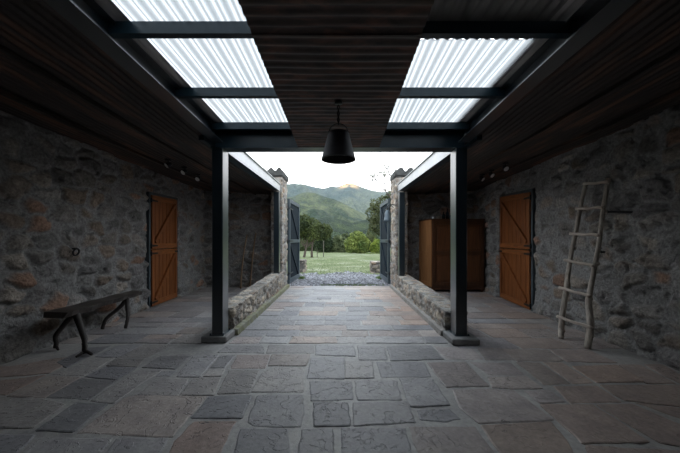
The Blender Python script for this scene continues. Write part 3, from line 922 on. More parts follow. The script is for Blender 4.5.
# ---------------------------------------------------------------- stable doors in side walls
def stable_door(name, p0, p1, h0, h1, hinge_near, k):
    """p0 near bottom corner, p1 far bottom corner (x,y); flush in the wall"""
    p0 = Vector((*p0, 0)); p1 = Vector((*p1, 0)); L = (p1 - p0).length
    u = (p1 - p0).normalized(); side = 1 if p0.x > 0 else -1
    nrm = Vector((u.y, -u.x, 0)); 
    if nrm.x * side > 0: nrm = -nrm      # towards the room
    root = empty(name, p0); root['kind'] = 'structure'
    def W(a, z, d): return p0 + u * a + Vector((0, 0, z)) + nrm * d
    def bar(mb, a0, z0, a1, z1, w_, d0, d1):
        d = Vector((a1 - a0, z1 - z0)).normalized(); n_ = Vector((-d.y, d.x)) * w_ / 2
        q = [(a0 + n_.x, z0 + n_.y), (a1 + n_.x, z1 + n_.y), (a1 - n_.x, z1 - n_.y), (a0 - n_.x, z0 - n_.y)]
        mb.prism([W(a, z, d0) for a, z in q], nrm * (d1 - d0))
    top = lambda a: h0 + (h1 - h0) * a / L
    mb = MB(); ft = .05
    mb.prism([W(a, z, -.09) for a, z in ((-.06, 0), (-.005, 0), (-.005, h0), (-.06, h0 + .05))], nrm * .085)
    mb.prism([W(a, z, -.09) for a, z in ((L + .005, 0), (L + .06, 0), (L + .06, h1 + .05), (L + .005, h1))], nrm * .085)
    mb.prism([W(a, z, -.09) for a, z in ((-.06, h0 + .005), (L + .06, h1 + .005), (L + .06, h1 + .055), (-.06, h0 + .055))], nrm * .085)
    child(mb.build('door_frame', M_FRAME), root)
    split = 1.12
    for nm, z0, z1f in (('lower_leaf', .02, lambda a: split - .01), ('upper_leaf', split + .01, top)):
        mb = MB()
        nb = 7; e = .012
        for i in range(nb):
            a0 = .01 + (L - .02) * i / nb + .003; a1 = .01 + (L - .02) * (i + 1) / nb - .010
            mb.prism([W(a, z, -.03) for a, z in ((a0, z0), (a1, z0), (a1, z1f(a1)), (a0, z1f(a0)))], nrm * .025)
        mb.prism([W(a, z, -.035) for a, z in ((.01, z0), (L - .01, z0), (L - .01, z1f(L)), (.01, z1f(0)))], nrm * .007)
        leaf = child(mb.build(nm, M_DOOR), root)
        mb = MB()
        for (a0, a1) in ((.01, .09), (L - .09, L - .01)):
            mb.prism([W(a, z, -.005) for a, z in ((a0, z0), (a1, z0), (a1, z1f(a1)), (a0, z1f(a0)))], nrm * .02)
        st_ = mb.build('stile', M_DOOR); child(st_, root); 
        mb = MB()
        mb.prism([W(a, z, -.004) for a, z in ((.09, z0), (L - .09, z0), (L - .09, z0 + .1), (.09, z0 + .1))], nrm * .02)
        mb.prism([W(a, z, -.004) for a, z in ((.09, z1f(.09) - .1), (L - .09, z1f(L) - .1), (L - .09, z1f(L)), (.09, z1f(.09)))], nrm * .02)
        child(mb.build('rail', M_DOORR), root)
        mb = MB()
        zlo, zhi = z0 + .13, z1f(L / 2) - .13
        if hinge_near == 'left':
            bar(mb, .11, zlo, L - .13, zhi, .07, -.004, .034)
        else:
            bar(mb, L - .13, zhi, .11, zlo, .07, -.004, .034)
        child(mb.build('brace', M_DOOR), root)
        for z in ((z0 + .07, z1f(0) - .07) if nm == 'lower_leaf' else (z0 + .06, z1f(0) - .1)):
            mb = MB()
            mb.prism([W(a, zz_, .015) for a, zz_ in ((-.03, z - .022), (.20, z - .014), (.20, z + .014), (-.03, z + .022))], nrm * .008)
            mb.tube([W(-.015, z - .045, .012), W(-.015, z + .045, .012)], .013, 8)
            child(mb.build('hinge', M_IRON), root)
    mb = MB()
    mb.prism([W(a, z, .015) for a, z in ((L - .12, split - .09), (L - .02, split - .09), (L - .02, split - .05), (L - .12, split - .05))], nrm * .01)
    mb.tube([W(L - .07, split - .07, .03), W(L - .04, split - .07, .05), W(L - .01, split - .07, .03)], .009, 8)
    child(mb.build('latch', M_IRON), root)
    return root
stable_door('door_1', (-3.635, 5.76), (-3.70, 6.78), 2.165, 2.20, 'left', 1)
stable_door('door_2', (3.485, 5.50), (3.60, 6.76), 2.18, 2.255, 'right', 2)

# ---------------------------------------------------------------- bench
t = empty('bench', (-3.25, 4.15, 0)); tag(t, 'dark rustic plank bench with crooked branch legs against the left stone wall', 'bench')
pl = [(-3.40, 3.44), (-3.10, 3.41), (-3.20, 4.86), (-3.42, 4.93)]
n = 24; mb = MB(); vs = []; rb = random.Random(2)
for i in range(n + 1):
    s = i / n
    a = Vector(pl[0]).lerp(Vector(pl[3]), s); b = Vector(pl[1]).lerp(Vector(pl[2]), s)
    wv = .008 * math.sin(i * 1.3) + (rb.random() - .5) * .008
    zt2 = .475 + .004 * math.sin(i * .8)
    yb = -.08 if i == 0 else (.03 if i == n else 0)
    vs += [(a.x, a.y, zt2), (b.x + wv, b.y, zt2), (b.x + wv - .02, b.y + yb * .5, zt2 - .06), (a.x + .03, a.y + yb * .5, zt2 - .055)]
fs = []
for i in range(n):
    for k in range(4): fs.append((4 * i + k, 4 * i + (k + 1) % 4, 4 * i + 4 + (k + 1) % 4, 4 * i + 4 + k))
fs += [(0, 1, 2, 3), (4 * n + 3, 4 * n + 2, 4 * n + 1, 4 * n)]
mb.add(vs, fs); child(mb.build('seat_plank', M_BENCH), t)
def smooth_pts(pts, m=5):
    out = []; P_ = [Vector(p) for p in pts]
    for i in range(len(P_) - 1):
        p0 = P_[max(i - 1, 0)]; p1 = P_[i]; p2 = P_[i + 1]; p3 = P_[min(i + 2, len(P_) - 1)]
        for j in range(m):
            s = j / m
            out.append(.5 * ((2 * p1) + (p2 - p0) * s + (2 * p0 - 5 * p1 + 4 * p2 - p3) * s * s + (3 * p1 - p0 - 3 * p2 + p3) * s ** 3))
    out.append(P_[-1]); return out
def radl(r, n): return [r[0] + (r[-1] - r[0]) * i / (n - 1) if len(r) == 2 else float(np.interp(i / (n - 1), np.linspace(0, 1, len(r)), r)) for i in range(n)]
def branch(pts, r, seed, extra=()):
    mb = MB(); p = smooth_pts(pts, 5); mb.tube(p, radl(r, len(p)), 9, wob=.10, seed=seed)
    for (e, er) in extra:
        q = smooth_pts(e, 4); mb.tube(q, radl(er, len(q)), 8, wob=.08, seed=seed + 1)
    return mb
# near trestle
j0 = Vector((-3.20, 3.62, .43))
lg = [
 ([j0, (-3.10, 3.55, .34), (-2.955, 3.46, .17), (-2.90, 3.40, .11), (-2.885, 3.385, .018)], (.040, .034, .028, .026, .024), [([(-2.895, 3.39, .05), (-2.84, 3.38, .035), (-2.79, 3.37, .014)], (.024, .013)), ([(-2.895, 3.39, .04), (-2.90, 3.33, .025), (-2.91, 3.30, .012)], (.018, .01))]),
 ([j0, (-3.27, 3.63, .36), (-3.39, 3.58, .17), (-3.38, 3.57, .08), (-3.385, 3.56, .018)], (.036, .030, .026, .024, .022), [([(-3.385, 3.565, .05), (-3.34, 3.54, .02), (-3.31, 3.52, .012)], (.018, .01))]),
]
j1 = Vector((-3.22, 4.52, .43))
lg += [
 ([j1, (-3.20, 4.50, .33), (-3.13, 4.42, .19), (-3.12, 4.38, .10), (-3.125, 4.36, .016)], (.034, .028, .024, .022, .022), []),
 ([j1, (-3.28, 4.48, .31), (-3.40, 4.38, .17), (-3.42, 4.34, .09), (-3.43, 4.32, .016)], (.034, .028, .024, .024, .022), []),
]
for i, (p, r, e) in enumerate(lg):
    child(branch(p, r, i * 3, e).build('leg', M_BRANCH), t)

# ---------------------------------------------------------------- ladder
fl = ground(561, 338.8); fr = ground(587.4, 348.3)
tl = at(586, 182.6, 4.12); trr = at(608.4, 180.5, 3.79)
nrm = (tl - fl).cross(fr - fl).normalized()
def onpl(px, py):
    d = at(px, py, 1.0) - Vector((0, 0, EYE)); o_ = Vector((0, 0, EYE))
    s = (fl - o_).dot(nrm) / d.dot(nrm); return o_ + d * s
t = empty('ladder', (2.93, 3.78, 0)); tag(t, 'rustic ladder of weathered poles leaning on the right stone wall', 'ladder')
rl = [(561.2, 338.6), (561.6, 322), (566, 291.6), (568, 275), (571.5, 252), (575.7, 233), (580, 209), (586, 182.6)]
r2 = [(587.4, 348.3), (590.5, 325), (588.5, 303), (590, 292), (594.5, 268), (598.7, 245.5), (603, 212), (608.4, 178.5)]
for pp, rd in ((rl, (.032, .035, .029, .026, .026, .024)), (r2, (.035, .037, .030, .027, .026, .026))):
    p = smooth_pts([onpl(*q) for q in pp], 5)
    mb = MB(); mb.tube(p, radl(rd, len(p)), 12, wob=.05, seed=4)
    for q in p[3::9]:
        mb.lathe([(.0, .03), (.022, .02), (.03, 0), (.022, -.02), (0, -.03)], tuple(q + Vector((.012, -.012, 0))), 8)
    child(mb.build('rail', M_LADDER), t)
for (a, b) in (((558.5, 316), (592.8, 327.5)), ((560.5, 287.3), (591.5, 296)), ((565.5, 260), (595, 265.8)), ((571, 233.8), (600, 235.2)), ((577, 208.7), (604, 207.9)), ((584.5, 184), (609.5, 182.5))):
    A_ = onpl(*a) - nrm * 0; B_ = onpl(*b); off = Vector((-.028, -.02, 0))
    A_ += off; B_ += off; m_ = A_.lerp(B_, .5) + Vector((0, 0, -.006))
    mb = MB(); p = smooth_pts([A_, A_.lerp(B_, .25), m_, B_.lerp(A_, .25) + Vector((0, 0, .004)), B_], 3)
    mb.tube(p, radl((.021, .019, .018, .019, .022), len(p)), 9, wob=.07, seed=int(a[0]))
    child(mb.build('rung', M_RUNG), t)

# ---------------------------------------------------------------- wall fittings
mb = MB(); c = at(73.5, 252, 4.04); c.x = -3.56
for r_, cc in ((.045, c),):
    mb.tube([cc + Vector((.01 * math.sin(a_), math.cos(a_) * r_, math.sin(a_) * r_)) for a_ in [2 * math.pi * i / 18 for i in range(18)]], .011, 8, closed=True)
mb.tube([c + Vector((-.05, 0, .045)), c + Vector((.015, 0, .045))], .012, 8)
tag(mb.build('iron_ring', M_IRON), 'black iron tethering ring on the left wall above the bench', 'ring')
mb = MB(); c = at(601.5, 252, 3.93); c.x = 3.42
mb.tube([c + Vector((.1, 0, 0)), c + Vector((-.01, 0, 0)), c + Vector((-.03, -.01, .03)), c + Vector((-.02, -.015, .06))], .011, 8)
tag(mb.build('wall_hook', M_IRON), 'small black iron hook in the right wall beside the ladder', 'hook')
mb = MB(); a_ = at(603, 212, 3.88); b_ = at(625, 212, 3.55); a_.x = 3.43; b_.x = 3.41  # thin dark horizontal bar along the wall
mb.tube([a_ + Vector((0, .0, 0)), b_], .012, 8)
mb.tube([b_, b_ + Vector((.12, 0, 0))], .010, 8); mb.tube([a_, a_ + Vector((.12, 0, 0))], .010, 8)
tag(mb.build('wall_bar', M_IRON), 'short black horizontal bar on the right wall behind the ladder top', 'bar')

# ceiling spots
sp_l = [(168, 161.5, 4.78), (184, 169, 5.28), (198, 176, 5.86)]
sp_r = [(505.5, 165, 5.0), (491.5, 172.5, 5.52), (482, 176, 5.86)]
nmz = ['nearest of the three', 'middle of the three', 'farthest of the three']
first = None
def make_spot():
    t = empty('ceiling_spotlight')
    mb = MB(); mb.lathe([(0, 0), (.045, 0), (.045, -.02), (0, -.02)], (0, 0, 0), 16); mb.tube([(0, 0, -.02), (0, 0, -.065)], .008, 8)
    mb.build('mount', M_IRON, t)
    Mx = Matrix.Translation((0, 0, -.085)) @ Matrix.Rotation(math.radians(-52), 4, 'X')
    mb = MB(); mb.lathe([(0, .05), (.03, .05), (.036, .03), (.048, -.035), (.046, -.035), (.03, .0)], (0, 0, 0), 18, M=Mx)
    mb.build('lamp_head', M_BLACKMETAL, t)
    mb = MB(); mb.lathe([(.0, -.034), (.040, -.032), (.045, -.022), (0, -.02)], (0, 0, 0), 18, M=Mx)
    mb.build('lens', M_WHITE, t)
    return t
def copy_tree(o, parent=None):
    c = o.copy(); COL.objects.link(c); c.parent = parent
    for ch in list(o.children):
        copy_tree(ch, c)
    return c
proto = make_spot()
for s_, (lst, side) in enumerate(((sp_l, 'left'), (sp_r, 'right'))):
    for i, (px, py, Y) in enumerate(lst):
        o = proto if (s_ == 0 and i == 0) else copy_tree(proto)
        x = (px - VX) / F * Y
        z = float(zc(np.array([x]), np.array([Y]))[0]) - .008
        o.location = (x, Y, z)
        o.rotation_euler = (0, 0, (-.4 if side == 'left' else .4) + (.3 * (i - 1)))
        near = 'orange door' if True else ''
        tag(o, 'small round ceiling spotlight over the %s orange door, %s' % (side, nmz[i]), 'spotlight', 'ceiling spotlights over the %s door' % side)

# ---------------------------------------------------------------- wardrobe
t = empty('wardrobe', (2.9, 7.75, 0)); tag(t, 'tall brown panelled wooden wardrobe in the right bay behind the low wall', 'wardrobe')
X0, X1, Yf, Yb = 2.29, 3.585, 7.50, 8.10; XB = 2.14; ZB, ZT = .06, 1.80
mb = MB(); mb.prism([(X0, Yf, ZB), (X1, Yf, ZB), (X1, Yb, ZB), (XB, Yb, ZB)], (0, 0, ZT - ZB))
child(mb.build('carcass', M_CAB), t)
mb = MB()
mb.prism([(X0 - .02, Yf - .03, ZT), (X1 + .02, Yf - .03, ZT), (X1 + .02, Yb, ZT), (XB - .03, Yb, ZT)], (0, 0, .03))
child(mb.build('cornice', M_CAB), t)
mb = MB(); mb.prism([(X0 - .01, Yf - .015, ZB), (X1 + .01, Yf - .015, ZB), (X1 + .01, Yb, ZB), (XB - .01, Yb, ZB)], (0, 0, .07))
child(mb.build('plinth', M_CAB), t)
for (x, y) in ((X0 + .04, Yf + .04), (X1 - .04, Yf + .04), (X1 - .04, Yb - .05), (XB + .06, Yb - .05)):
    mb = MB(); mb.box(x - .03, x + .03, y - .03, y + .03, 0, ZB, b=.006); child(mb.build('foot', M_CAB), t)
def panel_door(x0, x1, handle_x):
    mb = MB(); y = Yf
    zs_ = [(ZB + .09, .09), (.94, .07), (ZT - .09, .09)]
    z0, z1 = ZB + .09, ZT - .02
    mb.box(x0, x0 + .075, y - .035, y - .002, z0, z1); mb.box(x1 - .075, x1, y - .035, y - .002, z0, z1)
    mb.box(x0 + .075, x1 - .075, y - .035, y - .002, z0, z0 + .1); mb.box(x0 + .075, x1 - .075, y - .035, y - .002, .93, 1.02); mb.box(x0 + .075, x1 - .075, y - .035, y - .002, z1 - .1, z1)
    d = mb.build('door', M_CAB); child(d, t)
    for (a, b) in ((z0 + .1, .93), (1.02, z1 - .1)):
        mb = MB(); mb.box(x0 + .075, x1 - .075, y - .008, y - .001, a, b); mb.box(x0 + .11, x1 - .11, y - .018, y - .006, a + .035, b - .035, b=.008)
        o = mb.build('door_panel', M_CABP); o.data.transform(Matrix.Translation(-Vector(t.location))); o.parent = d
    mb = MB(); mb.lathe([(0, .0), (.012, .0), (.016, .015), (.01, .025), (0, .027)], (0, 0, 0), 12, M=Matrix.Translation((handle_x, y - .035, .98)) @ Matrix.Rotation(math.pi / 2, 4, 'X'))
    o = mb.build('knob', M_IRON); o.data.transform(Matrix.Translation(-Vector(t.location))); o.parent = d
xm = (X0 + X1) / 2
panel_door(X0 + .01, xm - .004, xm - .04); panel_door(xm + .004, X1 - .01, xm + .04)
# side facing the passage; its light is painted in as paler wood
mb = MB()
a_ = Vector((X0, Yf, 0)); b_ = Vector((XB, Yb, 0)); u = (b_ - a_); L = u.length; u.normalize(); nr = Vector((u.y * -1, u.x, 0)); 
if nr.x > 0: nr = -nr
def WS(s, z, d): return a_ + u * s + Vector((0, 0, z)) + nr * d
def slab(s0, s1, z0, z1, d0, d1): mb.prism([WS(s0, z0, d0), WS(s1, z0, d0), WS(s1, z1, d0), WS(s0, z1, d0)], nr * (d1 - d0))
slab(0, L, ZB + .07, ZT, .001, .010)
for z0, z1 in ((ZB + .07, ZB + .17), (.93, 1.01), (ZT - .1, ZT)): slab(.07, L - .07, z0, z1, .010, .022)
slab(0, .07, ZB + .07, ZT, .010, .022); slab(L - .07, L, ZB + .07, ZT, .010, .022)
o = child(mb.build('side_panel', M_CABL), t); o['label'] = 'panelled side with passage light painted into its orange-brown tone'

for (px, hh, rr_, lab) in ((443.6, .19, .04, 'squat dark glass bottle on top of the wardrobe, left of the tall one'), (447.3, .27, .04, 'tall dark bluish glass bottle on top of the wardrobe'), (451.0, .16, .04, 'round dark glass jar on top of the wardrobe, beside the steel post')):
    Y = 7.72; x = (px - VX) / F * Y; mb = MB()
    mb.lathe([(0, 0), (rr_, .0), (rr_, hh * .55), (rr_ * .8, hh * .66), (rr_ * .35, hh * .76), (rr_ * .32, hh * .96), (rr_ * .42, hh), (0, hh)], (x, Y, ZT + .03), 18)
    tag(mb.build('glass_bottle', M_BOTTLE), lab, 'bottle', 'bottles on the wardrobe')
mb = MB(); mb.lathe([(0, 0), (.026, 0), (.032, .03), (.028, .055), (.024, .06), (.02, .05), (0, .01)], ((433.2 - VX) / F * 7.56, 7.56, ZT + .03), 16)
tag(mb.build('small_pot', M_JAR), 'small pale pot on the front left corner of the wardrobe top', 'pot')

# sticks in left bay
for pts, lab in ((((240.8, 288.5, 8.03), (241.5, 275, 8.06), (243.5, 255.4, 8.12), (247, 234.5, 8.20)), 'bent pale wooden stick leaning on the left bay back wall, the left one'),
                 (((250, 286.8, 8.08), (251.5, 270, 8.10), (253.3, 251, 8.14), (255.8, 233, 8.20)), 'pale wooden stick leaning on the left bay back wall, the one nearer the passage')):
    p = smooth_pts([at(a, b, c) for a, b, c in pts], 5); p[0].z = .0
    mb = MB(); mb.tube(p, radl((.024, .019), len(p)), 8, wob=.08, seed=9)
    tag(mb.build('wooden_stick', M_STICK), lab, 'stick', 'sticks leaning in the left bay')

# ---------------------------------------------------------------- tile copings on the pillars
def coping(x0, x1, y0, y1, z, label, seed):
    t = empty('tile_coping', ((x0 + x1) / 2, (y0 + y1) / 2, z)); tag(t, label, 'roof tiles')
    r_ = random.Random(seed); pitch = .235; n = int(round((x1 - x0) / pitch)); pitch = (x1 - x0) / n
    mb = MB()
    N_ = 10 * n
    prof = []
    for i in range(N_ + 1):
        x = x0 + (x1 - x0) * i / N_; ph = (i / 10.0) * 2 * math.pi
        prof.append((x, .115 + .085 * (0.5 - .5 * math.cos(ph)) + .008 * math.sin(i * .9 + seed)))
    rows = 7
    vs = []
    for r__ in range(rows + 1):
        y = y0 + (y1 - y0) * r__ / rows
        for (x, h) in prof: vs.append((x + r_.uniform(-.006, .006), y, z + h + r_.uniform(-.008, .008)))
        for (x, h) in prof: vs.append((x, y, z + (.0)))
    m = len(prof); fs = []
    for r__ in range(rows):
        for i in range(m - 1):
            a = r__ * 2 * m + i
            fs.append((a, a + 1, a + 1 + 2 * m, a + 2 * m)); fs.append((a + m, a + m + 2 * m, a + m + 1 + 2 * m, a + m + 1))
        for i in (0, m - 1):
            a = r__ * 2 * m + i; fs.append((a, a + 2 * m, a + 3 * m, a + m))
    for base_ in (0, rows * 2 * m):
        for i in range(m - 1): fs.append((base_ + i, base_ + m + i, base_ + m + i + 1, base_ + i + 1))
    mb.add(vs, fs)
    child(mb.build('tile_row', M_TILE), t)
    mb = MB(); mb.box(x0 + .01, x1 - .005, y0 + .02, y1 - .02, z - .035, z + .0, b=.008)
    child(mb.build('bedding_slab', M_TILE), t)
coping(-2.30, -1.475, 7.70, 8.5, EYE + 1.665, 'weathered wavy roof tile coping on the left stone pillar', 1)
coping(1.40, 2.22, 7.70, 8.5, EYE + 1.665, 'weathered wavy roof tile coping on the right stone pillar', 2)

# ---------------------------------------------------------------- gates
def gate(p0, p1, label, side):
    p0 = Vector((*p0, 0)); p1 = Vector((*p1, 0)); u = (p1 - p0); L = u.length; u.normalize()
    nr = Vector((u.y, -u.x, 0))
    if nr.x * p0.x > 0: nr = -nr      # face towards the passage axis
    root = empty('gate_leaf', p0); tag(root, label, 'gate')
    def W(a, z, d): return p0 + u * a + Vector((0, 0, z)) + nr * d
    def blk(mb, a0, a1, z0, z1, d0, d1): mb.prism([W(a0, z0, d0), W(a1, z0, d0), W(a1, z1, d0), W(a0, z1, d0)], nr * (d1 - d0))
    Z0, Z1, ZM = .06, 2.475, 1.27
    mb = MB(); nb = 9
    for i in range(nb):
        a0 = .02 + (L - .04) * i / nb + .003; a1 = .02 + (L - .04) * (i + 1) / nb - .003
        blk(mb, a0, a1, Z0 + .01, Z1 - .01, -.012, .012)
    blk(mb, .02, L - .02, Z0 + .02, Z1 - .02, -.016, -.010)
    child(mb.build('board_panel', M_GATE), root)
    for (a0, a1) in ((0, .10), (L - .10, L)):
        mb = MB(); blk(mb, a0, a1, Z0, Z1, -.02, .045); child(mb.build('stile', M_GATEF), root)
    for (z0, z1) in ((Z0, Z0 + .13), (ZM - .05, ZM + .05), (Z1 - .11, Z1)):
        mb = MB(); blk(mb, .10, L - .10, z0, z1, .012, .045); child(mb.build('rail', M_GATEF), root)
    for (za, zb_) in ((Z0 + .15, ZM - .07), (ZM + .07, Z1 - .13)):
        mb = MB(); a0, a1 = .14, L - .14
        if side > 0: s_, e_ = (a0, za), (a1, zb_)
        else: s_, e_ = (a0, zb_), (a1, za)
        d = (Vector(e_) - Vector(s_)).normalized(); n_ = Vector((-d.y, d.x)) * .045
        q = [(s_[0] + n_.x, s_[1] + n_.y), (e_[0] + n_.x, e_[1] + n_.y), (e_[0] - n_.x, e_[1] - n_.y), (s_[0] - n_.x, s_[1] - n_.y)]
        mb.prism([W(a, z, .012) for a, z in q], nr * .028)
        child(mb.build('brace', M_GATE), root)
    for z in (.35, 1.27, 2.2):
        mb = MB()
        mb.tube([W(-.01, z - .06, -.0), W(-.01, z + .06, 0)], .018, 10)
        mb.prism([W(a, z_, .046) for a, z_ in ((-.01, z - .025), (.45, z - .012), (.45, z + .012), (-.01, z + .025))], nr * .006)
        child(mb.build('hinge', M_IRON), root)
gate((-1.485, 8.50), (-1.40, 9.98), 'open dark blue-grey boarded gate leaf hinged on the left stone pillar', -1)
gate((1.395, 8.50), (1.355, 9.98), 'open dark blue-grey boarded gate leaf behind the bell shaped lantern', 1)

# bell shaped lantern on the right pillar
bx, by, bzt, bzb = (387.5 - VX) / F * 7.9, 7.9, EYE + .80, EYE + .49
t = empty('bell_lantern', (bx, by, bzt)); tag(t, 'blue-grey bell shaped metal lantern hanging from an iron bracket on the right stone pillar', 'lantern')
mb = MB(); mb.lathe([(0, 0), (.035, -.0), (.055, -.03), (.07, -.07), (.078, -.16), (.09, -.24), (.112, -.29), (.108, -.292), (.085, -.24), (.07, -.15), (.05, -.04), (0, -.02)], (bx, by, bzt - .02), 26)
child(mb.build('bell_shade', M_BELL), t)
mb = MB(); mb.tube(smooth_pts([(1.47, by, bzt + .10), (1.40, by, bzt + .13), (1.30, by, bzt + .13), (bx, by, bzt + .07), (bx, by, bzt - .02)], 4), .010, 8)
mb.tube([(1.47, by, bzt + .0), (1.40, by, bzt + .05), (1.32, by, bzt + .125)], .008, 8)
child(mb.build('bracket', M_IRON), t)
mb = MB(); mb.lathe([(0, 0), (.018, 0), (.03, -.05), (.022, -.09), (0, -.10)], (bx, by, bzt - .2), 14)
child(mb.build('clapper', M_IRON), t)

# ---------------------------------------------------------------- outside ground
def gz(Y):
    return np.where(Y < 14, -.03, -.03 - .028 * (Y - 14))
def mat_lawn():
    m, nt, b, out = newmat('lawn')
    co_ = coords(nt)
    n = nn(nt, 'ShaderNodeTexNoise', i_Scale=.5, i_Detail=8.0, i_Roughness=.7); nt.links.new(co_, n.inputs[0])
    r = ramp(nt, n.outputs[0], [(.30, (.055, .085, .022)), (.44, (.10, .13, .045)), (.55, (.145, .17, .08)), (.66, (.30, .31, .24))])
    n2 = nn(nt, 'ShaderNodeTexNoise', i_Scale=14., i_Detail=5.0); nt.links.new(co_, n2.inputs[0])
    r2 = ramp(nt, n2.outputs[0], [(.3, (.6, .62, .55)), (.7, (1.35, 1.35, 1.3))])
    nt.links.new(mixc(nt, 1.0, r.outputs[0], r2.outputs[0], 'MULTIPLY'), b.inputs['Base Color'])
    b.inputs['Roughness'].default_value = .9
    bump(nt, b, n2.outputs[0], .8, .05)
    return m
M_LAWN = mat_lawn()
Yg = np.concatenate([np.arange(8.49, 40, .35), np.arange(40, 130, 3)])
Xg = np.linspace(-60, 60, 221)
YY, XX = np.meshgrid(Yg, Xg, indexing='ij')
P = np.stack([XX.ravel(), YY.ravel(), np.zeros(XX.size)], 1)
P[:, 2] = gz(P[:, 1]) + (fbm(P * np.array([.5, .5, 1]), 3, 3) - .5) * .12 * sstep(P[:, 1], 9.5, 16) - .01
P[:, 2] = np.where(np.abs(P[:, 1]) > 60, -.03 - .028 * 46, P[:, 2])
lawn = grid_mesh('lawn', P, len(Yg), len(Xg), M_LAWN); lawn['kind'] = 'structure'
# outer ground around the building sides (seen from aside)
mb = MB()
mb.box(-60, -4.0, -30, 8.5, -.4, -.05); mb.box(4.0, 60, -30, 8.5, -.4, -.05); mb.box(-4.0, 4.0, -30, -1.7, -.4, -.05)
o = mb.build('ground', M_LAWN); o['kind'] = 'structure'
# gravel
M_GRAV = mat_vcol('gravel', .8, .4, 30., .01)
mb = MB(); rg = random.Random(8)
ico = bmesh.new(); bmesh.ops.create_icosphere(ico, subdivisions=1, radius=1.0)
ico.verts.index_update()
IV = [v.co.copy() for v in ico.verts]; IF = [[v.index for v in f.verts] for f in ico.faces]; ico.free()
nst = 0
while nst < 5200:
    y = 8.52 + rg.random() ** 1.15 * 4.2; x = rg.uniform(-2.9, 2.9)
    lim = 11.6 + .7 * math.sin(x * 2.1 + 1) + (.9 if x < -.9 else 0)
    if y > lim + rg.gauss(0, .25): continue
    if abs(x - .25) < .9 and 8.55 < y < 8.95 and rg.random() < .75: continue   # grass tuft patch
    if abs(y - 12.6) < .85 and (x < -1.3 or x > 1.1): continue
    s = rg.uniform(.018, .05); g = rg.uniform(.10, .36)
    q = Matrix.Rotation(rg.random() * 6, 3, 'Z')
    mb.add([q @ Vector((v.x * s * rg.uniform(.8, 1.3), v.y * s * rg.uniform(.7, 1.1), v.z * s * .65)) + Vector((x, y, -.03 + s * .3)) for v in IV], IF, (g * .97, g * .97, g * 1.05), smooth=False)
    nst += 1
o = mb.build('gravel', M_GRAV, recalc=False); tag(o, 'strip of loose grey gravel between the threshold and the lawn', 'gravel', kind='stuff')
# gravel bed
mb = MB(); mb.box(-3.2, 3.2, 8.5, 11.5, -.2, -.018, col=(.13, .13, .14)); o = mb.build('gravel_bed', M_GRAV); o['kind'] = 'structure'

# grass tufts
M_GRASS = mat_vcol('grass_blade', .7, .1, 5., .01)
mb = MB()
def blade(x, y, z, h, c):
    a = rg.random() * 6.28; w_ = h * .08; dx, dy = math.cos(a), math.sin(a)
    l = h * .45
    vs = [(x - dy * w_, y + dx * w_, z), (x + dy * w_, y - dx * w_, z), (x + dx * l * .4 + dy * w_ * .6, y + dy * l * .4 - dx * w_ * .6, z + h * .6), (x + dx * l, y + dy * l, z + h)]
    mb.add(vs, [(0, 1, 2), (0, 2, 3)], c)
for i in range(14000):
    t_ = rg.random(); y = 11.2 + 16 * t_ ** 1.3; x = rg.uniform(-.28 * y, .28 * y)
    if 11.95 < y < 13.15 and (-2.2 < x < -1.3 or 1.1 < x < 2.8): continue
    g = rg.uniform(.7, 1.3); pale = rg.random() < .35
    c = (.18 * g, .20 * g, .115 * g) if pale else (.075 * g, .105 * g, .032 * g)
    blade(x, y, float(gz(y)) - .01, rg.uniform(.03, .075), c)
for i in range(1500):
    x = .3 + rg.gauss(0, .5); y = 8.6 + abs(rg.gauss(0, .14)); x = max(-1.2, min(1.25, x)); g = rg.uniform(.6, 1.2)
    blade(x, y, -.02, rg.uniform(.02, .05), (.12 * g, .19 * g, .05 * g))
for i in range(500):
    s_ = rg.choice((-1, 1)); x = s_ * 1.33 + rg.gauss(0, .05) + (.0); y = rg.uniform(10.0, 10.3); g = rg.uniform(.6, 1.2)
    blade(x, y, -.02, rg.uniform(.05, .12), (.12 * g, .19 * g, .05 * g))
o = mb.build('grass', M_GRASS, recalc=False); tag(o, 'short pale green grass growing over the lawn and by the threshold', 'grass', kind='stuff')

# low dry stone blocks on the lawn
M = None
def lawn_block(x0, x1, y0, y1, h, k, label):
    z0 = float(gz((y0 + y1) / 2)) - .05
    o = stone_block('dry_stone_wall', x0, x1, y0, y1, z0, z0 + h, k, .035, (.3, .3, .16), .06, joint=.14, pal=PALW * .9, mort=PALW[5] * .6)
    tag(o, label, 'stone wall')
Yp = 13.0
lawn_block((292 - VX) / F * 12.5, (305.5 - VX) / F * 12.5, 12.3, 13.0, .56, 41, 'short piece of dry stone wall on the lawn beside the left gate leaf')
lawn_block((370.5 - VX) / F * 12.5, (392 - VX) / F * 12.5 + .5, 12.1, 12.9, .50, 42, 'short piece of dry stone wall on the lawn beside the right gate leaf')

